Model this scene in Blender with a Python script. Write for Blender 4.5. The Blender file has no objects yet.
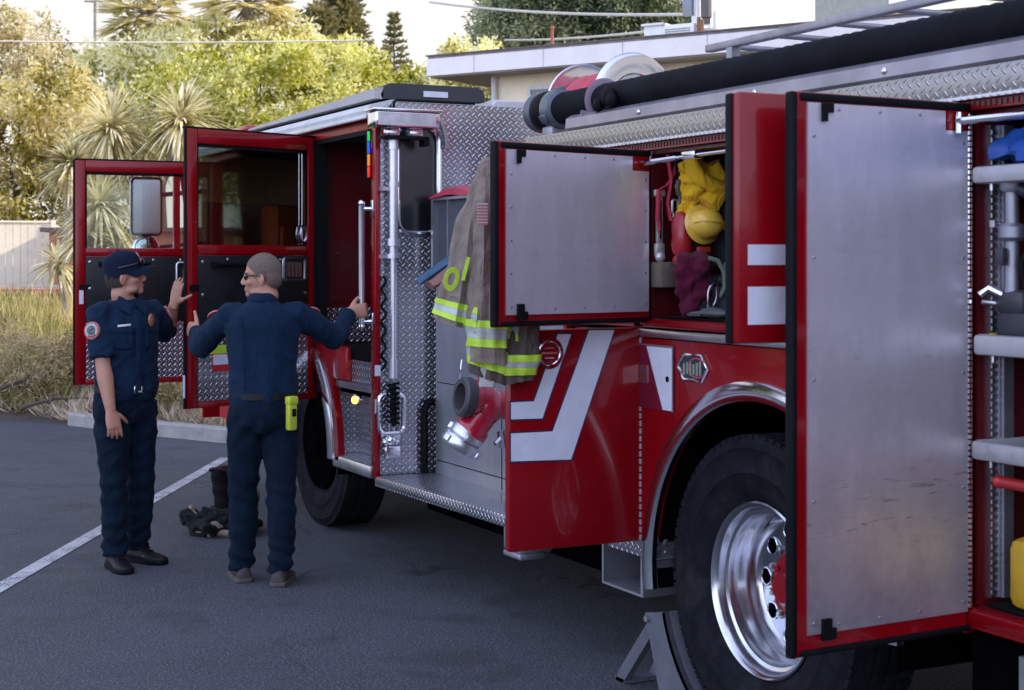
import bpy, bmesh, math, random
import numpy as np
from mathutils import Vector, Matrix, noise
R = math.radians
PI = math.pi
rnd = random.Random(7)
nrs = np.random.RandomState(11)
scene = bpy.context.scene
C = scene.collection

# ------------------------------------------------------------------ camera frame (metres; y = ahead along the engine, x = across it)
CAM = Vector((-3.2, 0.0, 1.7)); YAW = R(-26.2); FPX = 1568.0
def at(px, py, D):
    """a point of the place seen at this pixel of the photograph, D metres ahead"""
    X = (px - 512) / FPX * D; Z = 1.7 - (py - 262) / FPX * D
    c, s = math.cos(YAW), math.sin(YAW)
    return Vector((CAM.x + c * X - s * D, CAM.y + s * X + c * D, Z))

# ------------------------------------------------------------------ mesh builder
class MB:
    def __init__(self): self.bm = bmesh.new()
    def _bev(self, vs, bevel, seg=2):
        if bevel > 0:
            es = list({e for v in vs for e in v.link_edges})
            bmesh.ops.bevel(self.bm, geom=es, offset=bevel, segments=seg, profile=0.5, affect='EDGES', clamp_overlap=True)
    def box(self, x0, x1, y0, y1, z0, z1, bevel=0.0, mi=0, M=None):
        bm = self.bm
        co = [(x, y, z) for z in (z0, z1) for y in (y0, y1) for x in (x0, x1)]
        if M is not None: co = [M @ Vector(c) for c in co]
        vs = [bm.verts.new(c) for c in co]
        fs = []
        for q in ((0, 2, 3, 1), (4, 5, 7, 6), (0, 1, 5, 4), (2, 6, 7, 3), (0, 4, 6, 2), (1, 3, 7, 5)):
            f = bm.faces.new([vs[i] for i in q]); f.material_index = mi; fs.append(f)
        self._bev(vs, bevel)
        return self
    def tube(self, pts, r, n=12, closed=False, mi=0, cap=True, sq=1.0, ref=None):
        bm = self.bm
        pts = [Vector(p) for p in pts]; k = len(pts)
        rs = r if isinstance(r, (list, tuple)) else [r] * k
        rings = []; up = None
        for i in range(k):
            a = pts[(i - 1) % k] if (closed or i > 0) else pts[i]
            b = pts[(i + 1) % k] if (closed or i < k - 1) else pts[i]
            d = (b - a); d = d.normalized() if d.length > 1e-9 else Vector((0, 0, 1))
            if up is None:
                u0 = Vector(ref) if ref is not None else (Vector((0, 0, 1)) if abs(d.z) < 0.9 else Vector((1, 0, 0)))
                up = u0
            s = d.cross(up)
            if s.length < 1e-6: s = d.orthogonal()
            s.normalize(); u = s.cross(d).normalized(); up = u
            rr = rs[i]; ra, rb = (rr if isinstance(rr, (tuple, list)) else (rr, rr * sq))
            rings.append([bm.verts.new(pts[i] + s * (math.cos(2 * PI * j / n) * ra) + u * (math.sin(2 * PI * j / n) * rb)) for j in range(n)])
        self._skin(rings, closed, cap, mi)
        return self
    def _skin(self, rings, closed, cap, mi):
        bm = self.bm; k = len(rings); n = len(rings[0])
        for i in range(k if closed else k - 1):
            A, B = rings[i], rings[(i + 1) % k]
            for j in range(n):
                try:
                    f = bm.faces.new((A[j], A[(j + 1) % n], B[(j + 1) % n], B[j])); f.material_index = mi; f.smooth = True
                except ValueError: pass
        if cap and not closed:
            for ring in (rings[0][::-1], rings[-1]):
                try: f = bm.faces.new(ring); f.material_index = mi
                except ValueError: pass
    def loft(self, rings, cap=True, mi=0, closed=False):
        self._skin([[self.bm.verts.new(p) for p in ring] for ring in rings], closed, cap, mi); return self
    def sheet(self, rows):
        bm = self.bm; R_ = [[bm.verts.new(p) for p in row] for row in rows]
        for A, B in zip(R_, R_[1:]):
            for j in range(len(A) - 1): bm.faces.new((A[j], A[j + 1], B[j + 1], B[j]))
        return self
    def lathe(self, prof, M=None, n=40, mi=0, cap=False, close=False):
        M = M or Matrix()
        rings = [[M @ Vector((max(r, 1e-4) * math.cos(2 * PI * j / n), max(r, 1e-4) * math.sin(2 * PI * j / n), h)) for j in range(n)] for r, h in prof]
        return self.loft(rings, cap=cap, mi=mi, closed=close)
    def prism(self, poly, M, depth, mi=0, bevel=0.0):
        """polygon in local xy of M, pushed along local z"""
        bm = self.bm
        a = [bm.verts.new(M @ Vector((p[0], p[1], 0))) for p in poly]
        b = [bm.verts.new(M @ Vector((p[0], p[1], depth))) for p in poly]
        n = len(poly)
        fs = [bm.faces.new(a[::-1]), bm.faces.new(b)]
        for j in range(n): fs.append(bm.faces.new((a[j], a[(j + 1) % n], b[(j + 1) % n], b[j])))
        for f in fs: f.material_index = mi
        self._bev(a + b, bevel, 1)
        return self
    def ell(self, c, r, M=None, seg=16, rng=10, mi=0):
        c = Vector(c); r = (r, r, r) if not isinstance(r, (tuple, list)) else r
        T = Matrix.Translation(c) @ (M or Matrix()) @ Matrix.Diagonal((r[0], r[1], r[2], 1))
        q = bmesh.ops.create_uvsphere(self.bm, u_segments=seg, v_segments=rng, radius=1.0, matrix=T)
        for v in q['verts']:
            for f in v.link_faces: f.material_index = mi; f.smooth = True
        return self
    def bolt(self, p, nrm, r=0.008, h=0.006, mi=0, n=8):
        M = frame(Vector(p), Vector(nrm)); return self.lathe([(r, 0), (r, h * .6), (r * .6, h), (0.0, h)], M, n, mi)
    def noise(self, amp, scale, seed=0.0, fn=None):
        self.bm.normal_update()
        for v in self.bm.verts:
            k = fn(v.co) if fn else 1.0
            v.co = v.co + v.normal * (noise.fractal(v.co * scale + Vector((seed, seed * 1.7, 0)), 1.0, 2.0, 3) * amp * k)
        return self
    def recalc(self):
        bmesh.ops.recalc_face_normals(self.bm, faces=self.bm.faces); return self
    def build(self, name, mat, parent=None, M=None, smooth=35, local=False, recalc=True):
        """link as ONE object. Vertices are in world space unless M (object matrix in the parent's space) is given."""
        if recalc: self.recalc()
        me = bpy.data.meshes.new(name); self.bm.to_mesh(me); self.bm.free()
        return link(name, me, mat, parent, M, smooth, local)

def wm(o):
    return (wm(o.parent) if o.parent else Matrix()) @ o.matrix_basis
def link(name, me, mat, parent=None, M=None, smooth=35, local=False):
    o = bpy.data.objects.new(name, me); C.objects.link(o)
    for m in (mat if isinstance(mat, (list, tuple)) else [mat]): me.materials.append(m)
    if parent is not None: o.parent = parent
    if M is not None: o.matrix_basis = M
    elif parent is not None and not local: me.transform(wm(parent).inverted())
    if smooth:
        me.polygons.foreach_set('use_smooth', [True] * len(me.polygons))
        me.set_sharp_from_angle(angle=R(smooth))
    me.update()
    return o
def frame(p, z, x=None):
    z = Vector(z).normalized()
    x = Vector(x) if x is not None else (Vector((0, 0, 1)) if abs(z.z) < 0.9 else Vector((1, 0, 0)))
    y = z.cross(x).normalized(); x = y.cross(z).normalized()
    return Matrix(((x.x, y.x, z.x, p[0]), (x.y, y.y, z.y, p[1]), (x.z, y.z, z.z, p[2]), (0, 0, 0, 1)))
def thing(name, label, cat, loc=(0, 0, 0), rz=0.0, group=None):
    o = bpy.data.objects.new(name, None); C.objects.link(o); o.empty_display_size = 0.1
    o.location = loc; o.rotation_euler = (0, 0, rz)
    return tag(o, label, cat, group)
def tag(o, label, cat, group=None):
    o['label'] = label; o['category'] = cat
    if group: o['group'] = group
    return o
def rrect(w, h, r, n=6):
    """rounded rectangle outline, centred"""
    out = []
    for cx, cy, a in ((w/2-r, h/2-r, 0), (-w/2+r, h/2-r, 90), (-w/2+r, -h/2+r, 180), (w/2-r, -h/2+r, 270)):
        for k in range(n + 1):
            t = R(a + 90 * k / n); out.append((cx + r * math.cos(t), cy + r * math.sin(t)))
    return out
def text_mesh(body, size, depth=0.002):
    cu = bpy.data.curves.new('lettering', 'FONT'); cu.body = body; cu.size = size; cu.extrude = depth; cu.offset = .005 * size / .115; cu.align_x = 'CENTER'; cu.align_y = 'CENTER'
    o = bpy.data.objects.new('lettering', cu); C.objects.link(o)
    dg = bpy.context.evaluated_depsgraph_get(); dg.update()
    me = bpy.data.meshes.new_from_object(o.evaluated_get(dg)); bpy.data.objects.remove(o)
    me.materials.clear()
    return me

# ------------------------------------------------------------------ node helper
class G:
    def __init__(self, nt): self.nt = nt
    def n(self, t, **kw):
        nd = self.nt.nodes.new(t)
        for k, v in kw.items(): setattr(nd, k, v)
        return nd
    def put(self, sock, v):
        if hasattr(v, 'is_output') or isinstance(v, bpy.types.NodeSocket): self.nt.links.new(v, sock)
        else: sock.default_value = v
    def m(self, op, a, b=None, c=None, clamp=False):
        nd = self.n('ShaderNodeMath', operation=op, use_clamp=clamp)
        for i, v in enumerate((a, b, c)):
            if v is not None: self.put(nd.inputs[i], v)
        return nd.outputs[0]
    def noise(self, scale, detail=4, rough=.55, vec=None, out='Fac', dist=0.0):
        nd = self.n('ShaderNodeTexNoise'); nd.inputs['Scale'].default_value = scale; nd.inputs['Detail'].default_value = detail
        nd.inputs['Roughness'].default_value = rough; nd.inputs['Distortion'].default_value = dist
        if vec is not None: self.nt.links.new(vec, nd.inputs['Vector'])
        return nd.outputs[out]
    def ramp(self, fac, stops):
        nd = self.n('ShaderNodeValToRGB'); e = nd.color_ramp.elements
        while len(e) < len(stops): e.new(0.5)
        for el, (p, c) in zip(e, stops):
            el.position = p; el.color = c if len(c) == 4 else (*c, 1)
        self.put(nd.inputs[0], fac); return nd.outputs[0]
    def mix(self, fac, a, b, mode='MIX'):
        nd = self.n('ShaderNodeMix', data_type='RGBA', blend_type=mode)
        self.put(nd.inputs[0], fac); self.put(nd.inputs[6], a if not isinstance(a, tuple) else (*a[:3], 1)); self.put(nd.inputs[7], b if not isinstance(b, tuple) else (*b[:3], 1))
        return nd.outputs[2]
    def obj(self): return self.n('ShaderNodeTexCoord').outputs['Object']
    def geo(self): return self.n('ShaderNodeNewGeometry').outputs['Position']
    def mapv(self, vec, sc): 
        nd = self.n('ShaderNodeMapping'); nd.inputs['Scale'].default_value = sc; self.nt.links.new(vec, nd.inputs['Vector']); return nd.outputs[0]
    def sep(self, v):
        nd = self.n('ShaderNodeSeparateXYZ'); self.nt.links.new(v, nd.inputs[0]); return nd.outputs
    def bump(self, h, strength=.3, dist=.01, prev=None):
        nd = self.n('ShaderNodeBump'); nd.inputs['Strength'].default_value = strength; nd.inputs['Distance'].default_value = dist
        self.nt.links.new(h, nd.inputs['Height'])
        if prev is not None: self.nt.links.new(prev, nd.inputs['Normal'])
        return nd.outputs[0]
MATS = {}
def new_mat(name):
    m = bpy.data.materials.new(name); m.use_nodes = True; nt = m.node_tree
    p = nt.nodes['Principled BSDF']; return m, G(nt), p
def basic(name, col, rough=.5, metal=0.0, var=.12, vscale=9.0, bump=0.0, bscale=60.0, coat=0.0, rvar=.08, spec=.5, emit=None, estr=0.0, dirt=0.0, bdist=.004, sheen=0.0):
    """paint, cloth, rubber or metal: base colour with soft blotches, uneven gloss and a fine grain"""
    if name in MATS: return MATS[name]
    m, g, p = new_mat(name); o = g.obj()
    f = g.noise(vscale, 5, .6, o)
    hi = tuple(min(1, c * (1 + var)) for c in col); lo = tuple(c * (1 - var) for c in col)
    c = g.ramp(f, [(.3, lo), (.7, hi)])
    if dirt > 0:
        d = g.noise(3.1, 6, .7, o); dm = g.ramp(d, [(.52, (0, 0, 0)), (.72, (dirt,) * 3)])
        c = g.mix(dm, c, (.055, .05, .047))
    g.put(p.inputs['Base Color'], c)
    p.inputs['Metallic'].default_value = metal
    rr = g.m('ADD', rough - rvar, g.m('MULTIPLY', g.noise(vscale * 2.3, 4, .6, o), rvar * 2))
    g.put(p.inputs['Roughness'], rr)
    p.inputs['Coat Weight'].default_value = coat; p.inputs['Coat Roughness'].default_value = .06
    p.inputs['Specular IOR Level'].default_value = spec
    if sheen: p.inputs['Sheen Weight'].default_value = sheen
    if bump > 0: g.put(p.inputs['Normal'], g.bump(g.noise(bscale, 5, .6, o), bump, bdist))
    if emit: p.inputs['Emission Color'].default_value = (*emit, 1); p.inputs['Emission Strength'].default_value = estr
    MATS[name] = m; return m
def plate(axes, name, pitch=.028, col=(.86, .87, .92), rough=.19):
    """bright aluminium tread plate: raised lozenges, turned alternately, worked out from the object's own coordinates"""
    if name in MATS: return MATS[name]
    m, g, p = new_mat(name); o = g.obj(); xyz = g.sep(o)
    a = xyz['XYZ'.index(axes[0])]; b = xyz['XYZ'.index(axes[1])]
    k = 1 / pitch
    a0 = g.m('MULTIPLY', a, k); b0 = g.m('MULTIPLY', b, k)
    ua = g.m('MULTIPLY', g.m('ADD', a0, b0), .7071); ub = g.m('MULTIPLY', g.m('SUBTRACT', a0, b0), .7071)
    ca = g.m('FLOOR', ua); cb = g.m('FLOOR', ub)
    par = g.m('PINGPONG', g.m('ADD', ca, cb), 1.0)
    fa = g.m('SUBTRACT', g.m('SUBTRACT', ua, ca), .5); fb = g.m('SUBTRACT', g.m('SUBTRACT', ub, cb), .5)
    ab = lambda s, q: g.m('POWER', g.m('MULTIPLY', s, 1 / q), 2.0)
    e1 = g.m('ADD', ab(fa, .56), ab(fb, .17)); e2 = g.m('ADD', ab(fa, .17), ab(fb, .56))
    e = g.m('ADD', g.m('MULTIPLY', e1, par), g.m('MULTIPLY', e2, g.m('SUBTRACT', 1.0, par)))
    h = g.m('SUBTRACT', 1.0, e, clamp=True); h = g.m('SQRT', h)
    f = g.noise(4, 5, .6, o)
    base = g.ramp(f, [(.3, tuple(c * .8 for c in col)), (.7, col)])
    base = g.mix(g.m('MULTIPLY', g.m('SUBTRACT', 1.0, h), .8), base, (.27, .275, .31))  # highlight contrast painted in: bright lozenges, darker valleys
    g.put(p.inputs['Base Color'], base); p.inputs['Metallic'].default_value = .88
    g.put(p.inputs['Roughness'], g.m('ADD', rough - .05, g.m('MULTIPLY', f, .14)))
    g.put(p.inputs['Normal'], g.bump(h, 1.0, .006))
    MATS[name] = m; return m
def brushed(name, axes='XZ', col=(.52, .52, .57), rough=.42, scuff=.35, metal=.8, ground_refl_z=None):
    """brushed sheet aluminium with drawn grain, hand marks and scuffs"""
    if name in MATS: return MATS[name]
    m, g, p = new_mat(name); o = g.obj()
    sc = [2.0, 2.0, 2.0]; sc['XYZ'.index(axes[0])] = 4; sc['XYZ'.index(axes[1])] = 160
    grain = g.noise(1.0, 3, .6, g.mapv(o, tuple(sc)))
    sc2 = [2.0, 2.0, 2.0]; sc2['XYZ'.index(axes[0])] = 5.5; sc2['XYZ'.index(axes[1])] = 1.3
    cloud = g.noise(1.3, 6, .65, g.mapv(o, tuple(sc2)))
    blot = g.noise(7, 7, .72, o)
    sc3 = [6.0, 6.0, 6.0]; sc3['XYZ'.index(axes[0])] = 5; sc3['XYZ'.index(axes[1])] = 42
    mark = g.noise(1.0, 6, .7, g.mapv(o, tuple(sc3)))
    base = g.ramp(cloud, [(.25, tuple(c * .82 for c in col)), (.75, tuple(min(1, c * 1.12) for c in col))])
    base = g.mix(g.m('MULTIPLY', g.ramp(blot, [(.45, (0, 0, 0)), (.8, (1, 1, 1))]), scuff), base, tuple(c * .5 for c in col))
    base = g.mix(g.m('MULTIPLY', g.ramp(mark, [(.66, (0, 0, 0)), (.74, (1, 1, 1))]), scuff * 1.2), base, tuple(c * .28 for c in col))
    base = g.mix(g.m('MULTIPLY', grain, .25), base, tuple(c * .72 for c in col))
    if ground_refl_z:  # brownish ground reflection painted low on the sheet, plus scuff streaks
        zz = g.sep(o)[2]; dz = g.m('MULTIPLY', g.m('SUBTRACT', ground_refl_z[1], zz), 1 / (ground_refl_z[1] - ground_refl_z[0]), clamp=True)
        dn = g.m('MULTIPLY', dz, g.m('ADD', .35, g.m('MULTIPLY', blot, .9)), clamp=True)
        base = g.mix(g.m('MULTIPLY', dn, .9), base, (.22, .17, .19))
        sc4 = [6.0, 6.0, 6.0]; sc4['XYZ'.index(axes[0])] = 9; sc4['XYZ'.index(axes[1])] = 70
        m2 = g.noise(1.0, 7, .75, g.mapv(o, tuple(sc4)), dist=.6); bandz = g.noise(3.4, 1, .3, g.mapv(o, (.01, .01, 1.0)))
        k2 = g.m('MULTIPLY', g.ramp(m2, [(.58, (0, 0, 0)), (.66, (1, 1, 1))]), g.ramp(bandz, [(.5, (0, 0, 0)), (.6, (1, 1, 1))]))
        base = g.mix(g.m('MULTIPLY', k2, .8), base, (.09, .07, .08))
    g.put(p.inputs['Base Color'], base); p.inputs['Metallic'].default_value = metal
    g.put(p.inputs['Roughness'], g.m('ADD', rough - .12, g.m('MULTIPLY', blot, .26)))
    g.put(p.inputs['Normal'], g.bump(grain, .12, .002))
    MATS[name] = m; return m
def glass(name, tint=(.25, .3, .3), alpha=.75, rough=.02):
    if name in MATS: return MATS[name]
    m, g, p = new_mat(name); nt = m.node_tree; out = nt.nodes['Material Output']; nt.nodes.remove(p)
    tr = g.n('ShaderNodeBsdfTransparent'); tr.inputs[0].default_value = (*tint, 1)
    gl = g.n('ShaderNodeBsdfGlossy'); gl.inputs['Roughness'].default_value = rough
    gl.inputs[0].default_value = (.95, .97, 1, 1)
    fr = g.n('ShaderNodeFresnel'); fr.inputs[0].default_value = 1.6
    fac = g.m('ADD', g.m('MULTIPLY', fr.outputs[0], 1.2), 1 - alpha, clamp=True)
    mx = g.n('ShaderNodeMixShader'); g.put(mx.inputs[0], fac); nt.links.new(tr.outputs[0], mx.inputs[1]); nt.links.new(gl.outputs[0], mx.inputs[2])
    nt.links.new(mx.outputs[0], out.inputs[0]); MATS[name] = m; return m
def cloth(name, col, var=.2, weave=380, fold=0.5, fscale=7.0, rough=.85, sheen=.15):
    if name in MATS: return MATS[name]
    m, g, p = new_mat(name); o = g.obj()
    f = g.noise(11, 5, .65, o); w = g.noise(weave, 2, .5, o); fo = g.noise(fscale, 4, .5, g.mapv(o, (1.5, 1.5, .8)), dist=1.2)
    c = g.ramp(f, [(.25, tuple(x * (1 - var) for x in col)), (.75, tuple(min(1, x * (1 + var)) for x in col))])
    c = g.mix(g.m('MULTIPLY', w, .35), c, tuple(x * .6 for x in col))
    g.put(p.inputs['Base Color'], c); p.inputs['Roughness'].default_value = rough
    p.inputs['Sheen Weight'].default_value = sheen * .4; p.inputs['Specular IOR Level'].default_value = .1
    b1 = g.bump(fo, fold, .03); b2 = g.bump(w, .25, .001, b1)
    g.put(p.inputs['Normal'], b2); MATS[name] = m; return m
def leafmat(name, lo, hi, trans=.45, scale=.8, dry=None):  # dry: painted sun highlight on tree leaves, dry blades on grass
    """leaves: light and dark clumps by position, part of the light passing through"""
    if name in MATS: return MATS[name]
    m, g, p = new_mat(name); nt = m.node_tree; out = nt.nodes['Material Output']
    pos = g.geo(); f = g.noise(scale, 4, .6, pos); f2 = g.noise(14, 2, .5, pos)
    rp_ = g.n('ShaderNodeNewGeometry').outputs['Random Per Island']
    ff = g.m('ADD', g.m('MULTIPLY', g.m('ADD', g.m('MULTIPLY', g.m('SUBTRACT', f, .5), 1.9), .5), .68), g.m('MULTIPLY', rp_, .32))
    st = [(.29, lo), (.43, hi)]
    if dry: st.append((.56, dry))  # tree leaves: sun highlights and dark gaps painted in; grass: dry blades
    c = g.ramp(ff, st)
    g.put(p.inputs['Base Color'], c); p.inputs['Roughness'].default_value = .5; p.inputs['Specular IOR Level'].default_value = .35
    tl = g.n('ShaderNodeBsdfTranslucent'); nt.links.new(g.mix(.55, c, tuple(min(1, x * 1.9) for x in hi)), tl.inputs[0])
    mx = g.n('ShaderNodeMixShader'); mx.inputs[0].default_value = trans
    nt.links.new(p.outputs[0], mx.inputs[1]); nt.links.new(tl.outputs[0], mx.inputs[2]); nt.links.new(mx.outputs[0], out.inputs[0])
    MATS[name] = m; return m
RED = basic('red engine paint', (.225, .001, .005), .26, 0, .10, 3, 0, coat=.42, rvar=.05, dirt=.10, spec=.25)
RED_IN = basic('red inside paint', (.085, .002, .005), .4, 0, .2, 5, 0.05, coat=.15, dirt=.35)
BLACK = basic('black rubber', (.004, .004, .0055), .65, 0, .25, 12, .1, 90, spec=.14)
TYRE = basic('tyre rubber', (.009, .010, .0135), .85, 0, .4, 14, .2, 120, spec=.08, dirt=.35)
DARK = basic('dark underside', (.002, .002, .0025), .9, 0, .3, 6, spec=.0)
BLKPANEL = basic('black vinyl panel', (.008, .009, .011), .42, 0, .3, 10, .12, 220, spec=.3)
CHROME = basic('chrome', (.70, .71, .74), .14, 1.0, .06, 5, 0, rvar=.05)
ALU = basic('plain aluminium', (.58, .59, .62), .32, 1.0, .12, 6, .05, 140, rvar=.09, dirt=.15)
ALUDULL = basic('dull aluminium', (.36, .36, .40), .5, .9, .16, 7, .05, 140, rvar=.1, dirt=.3)
STEEL = brushed('pump panel steel', 'YZ', (.50, .51, .54), .36, .2)
DOORALU = brushed('door lining aluminium', 'XZ', (.80, .75, .81), .36, .34, .62, ground_refl_z=(0.5, 1.7))
PL_XZ = plate('XZ', 'tread plate facing aft'); PL_YZ = plate('YZ', 'tread plate on the side'); PL_FAS = plate('YZ', 'tree glow tread plate', col=(.60, .54, .44), rough=.3); PL_XY = plate('YX', 'tread plate on top')  # PL_FAS: warm reflection of sunlit trees painted into the plate colour
WHITE_R = basic('white reflective stripe', (.62, .64, .72), .4, .0, .06, 20, .05, 300)
NAVYLINE = basic('dark blue pin line', (.01, .012, .05), .4)
ROOFW = basic('off white roof paint', (.55, .56, .56), .4, 0, .1, 3, dirt=.25)
ROOFD = basic('dark grey roof cap', (.035, .037, .042), .6, 0, .2, 4, .05)
YEL = basic('yellow plastic', (.55, .33, .02), .42, 0, .14, 8, dirt=.2)
LIME = basic('lime reflective tape', (.44, .66, .04), .5, 0, .1, 30, .05, 300, emit=(.5, .85, .03), estr=.0)
SILV = basic('silver reflective tape', (.42, .45, .42), .45, .2, .1, 30)
GL_DARK = glass('tinted cab glass', (.10, .12, .11), .97, .28)
GL_DOOR = glass('door glass', (.60, .66, .62), .78)
GL_CLEAR = glass('clear door glass', (.82, .86, .84), .95)
# ------------------------------------------------------------------ THE FIRE ENGINE (x = 0 is its near side, +y its front)
eng = thing('fire_engine', 'red fire engine with tread plate cab and its doors and lockers standing open', 'fire engine', (1.2, 6.0, 0))
bpy.context.view_layer.update()
BY0, BYF = 0.9, 6.0                       # body, rear to front
def skin(name, mat, fn, parent=eng, **kw):
    b = MB(); fn(b); return b.build(name, mat, parent, **kw)
def arc(cy, cz, r, a0, a1, n):
    return [(cy + r * math.cos(R(a0 + (a1 - a0) * k / n)), cz + r * math.sin(R(a0 + (a1 - a0) * k / n))) for k in range(n + 1)]
YZ = lambda x: Matrix(((0, 0, 1, x), (1, 0, 0, 0), (0, 1, 0, 0), (0, 0, 0, 1)))      # local (y, z) -> world, extruded along +x
WY, WZ, FY = 4.56, .545, 9.66             # rear axle, axle height, front axle

# body shell
b = MB()
arch = arc(WY, .52, .70, 180, 0, 40)
poly = [(3.62, .62), (WY - .70, .62)] + [p for p in arch if p[1] > .62] + [(WY + .70, .62), (5.385, .60), (5.385, 1.40), (3.62, 1.40)]
b.prism(poly, YZ(0.0), .03)
b.box(0, .03, 3.515, 3.62, .62, 2.14)                     # pillar between the lockers
b.box(0, .03, BY0, 2.3, .62, 2.14)
b.box(0, .03, 5.33, 6.0, 1.442, 2.14); b.box(0, .03, 5.97, 6.0, .60, 1.44); b.box(0.0, .03, 5.385, 5.972, .595, .64)
b.box(0, .03, 3.62, 5.40, 1.444, 1.475)                   # sill of the upper locker
b.box(-.012, .03, 3.66, 5.34, 1.452, 1.47, .004)
b.box(0, .03, 2.3, 3.515, .64, .698)
b.box(0, .04, BY0, 6.0, 2.14, 2.172)
b.box(.72, 2.42, BY0, 5.99, .66, 2.20); b.box(.035, .72, 5.975, 5.998, .62, 2.15)
b.box(.03, .72, BY0, 2.28, .66, 2.15)
body = b.build('body', RED, eng)
def locker(y0, y1, z0, z1, d=.70):
    def f(b):
        b.box(d - .012, d, y0, y1, z0, z1); b.box(.035, d, y0, y1, z0 - .012, z0); b.box(.035, d, y0, y1, z1, z1 + .012)
        b.box(.035, d, y1 - .003, y1 + .012, z0, z1); b.box(.035, d, y0 - .012, y0 + .003, z0, z1)
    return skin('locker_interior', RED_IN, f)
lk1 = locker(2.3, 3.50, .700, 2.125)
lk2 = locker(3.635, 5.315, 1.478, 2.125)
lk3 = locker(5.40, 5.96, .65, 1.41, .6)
# mats and thresholds
skin('floor_mat', BLACK, lambda b: b.box(.04, .68, 2.34, 3.47, .7025, .712, .003), lk1)
skin('floor_mat', BLACK, lambda b: b.box(.04, .68, 3.66, 5.29, 1.480, 1.49, .003), lk2)
# tread plate fascia and its folded lower edge
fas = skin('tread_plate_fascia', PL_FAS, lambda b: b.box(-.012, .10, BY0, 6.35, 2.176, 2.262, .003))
skin('fascia_lip', ALU, lambda b: (b.box(-.022, -.0125, BY0, 6.35, 2.168, 2.18, .002), [b.box(-.025, -.021, BY0 + .03 * k, BY0 + .03 * k + .016, 2.169, 2.179) for k in range(180)]), fas)
skin('under_fascia_grille', RED_IN, lambda b: [b.box(-.004, .0, BY0 + .022 * k, BY0 + .022 * k + .012, 2.146, 2.164) for k in range(230)])
skin('top_deck', ALUDULL, lambda b: b.box(.10, 2.40, BY0, 6.3, 2.20, 2.235))
skin('silver_trim', ALU, lambda b: b.box(-.012, .0, 3.64, 5.385, 1.405, 1.437, .004))
# wheel arch, its liner and the mud flap plate
def archring(cy, r0, r1, a0, a1, x0, x1, n=40):
    b = MB(); rings = []
    for k in range(n + 1):
        t = R(a0 + (a1 - a0) * k / n); c, s = math.cos(t), math.sin(t)
        prof = [(x0, r0), (x0 - .012, r0 + .015), (x0 - .012, r1 - .03), (x0 - .004, r1 - .006), (x1, r1), (x1, r0)]
        rings.append([Vector((x, cy + c * r, .52 + s * r)) for x, r in prof])
    return b.loft(rings)
archring(WY, .69, .765, 180, -8, -.008, .012).build('wheel_arch_trim', CHROME, eng, smooth=50)
def liner(cy, r, a0, a1, x0=.031, x1=.75):
    b = MB(); rings = [[Vector((x, cy + math.cos(R(a)) * q, .52 + math.sin(R(a)) * q)) for x, q in ((x0, r), (x1, r), (x1, r + .01), (x0, r + .01))] for a in np.linspace(a0, a1, 30)]
    return b.loft(rings)
liner(WY, .705, 188, -8).box(.75, .76, WY - .71, WY + .71, .45, 1.25).build('wheel_arch_liner', DARK, eng)
skin('mud_plate', ALUDULL, lambda b: (b.box(.02, .5, WY + .70, WY + .71, .50, .75), b.bolt((.06, WY + .70, .60), (0, -1, 0), .012), b.bolt((.06, WY + .70, .56), (0, -1, 0), .008)))
skin('tread_plate_apron', PL_YZ, lambda b: (b.box(-.004, .03, 5.25, 5.60, .535, .598), b.box(.03, .5, 5.25, 5.60, .535, .545)))
skin('step_bracket', ALUDULL, lambda b: (b.box(.03, .44, 5.38, 5.392, .36, .54), b.box(.03, .44, 5.70, 5.712, .36, .54), b.box(.03, .44, 5.392, 5.70, .36, .37), b.box(.03, .04, 5.392, 5.40, .37, .54)))
# chassis and underside
skin('chassis', DARK, lambda b: (b.box(.75, 1.05, .9, 11.6, .42, .75), b.box(1.4, 1.7, .9, 11.6, .42, .75), b.box(.3, 2.2, 6.0, 8.2, .30, .48), b.box(.35, 2.2, 8.3, 11.8, .35, .84),
     b.box(.06, 2.3, .9, 3.55, .35, .61), b.box(.3, 2.2, 5.6, 6.0, .33, .6), b.tube([(.3, WY, WZ), (2.1, WY, WZ)], .12), b.tube([(.3, FY, WZ), (2.1, FY, WZ)], .09)))
skin('red_rocker', RED, lambda b: b.box(-.006, .0, 2.3, 3.50, .655, .692, .002))
skin('tow_bracket', ALUDULL, lambda b: (b.box(.0, .05, 3.28, 3.30, .43, .60), b.box(.0, .05, 3.05, 3.07, .40, .60), b.tube([(-.01, 3.2, .44), (-.01, 3.17, .53), (-.01, 3.02, .545), (-.01, 2.96, .50)], .006), b.box(-.004, .05, 2.7, 3.05, .46, .545)))

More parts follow.
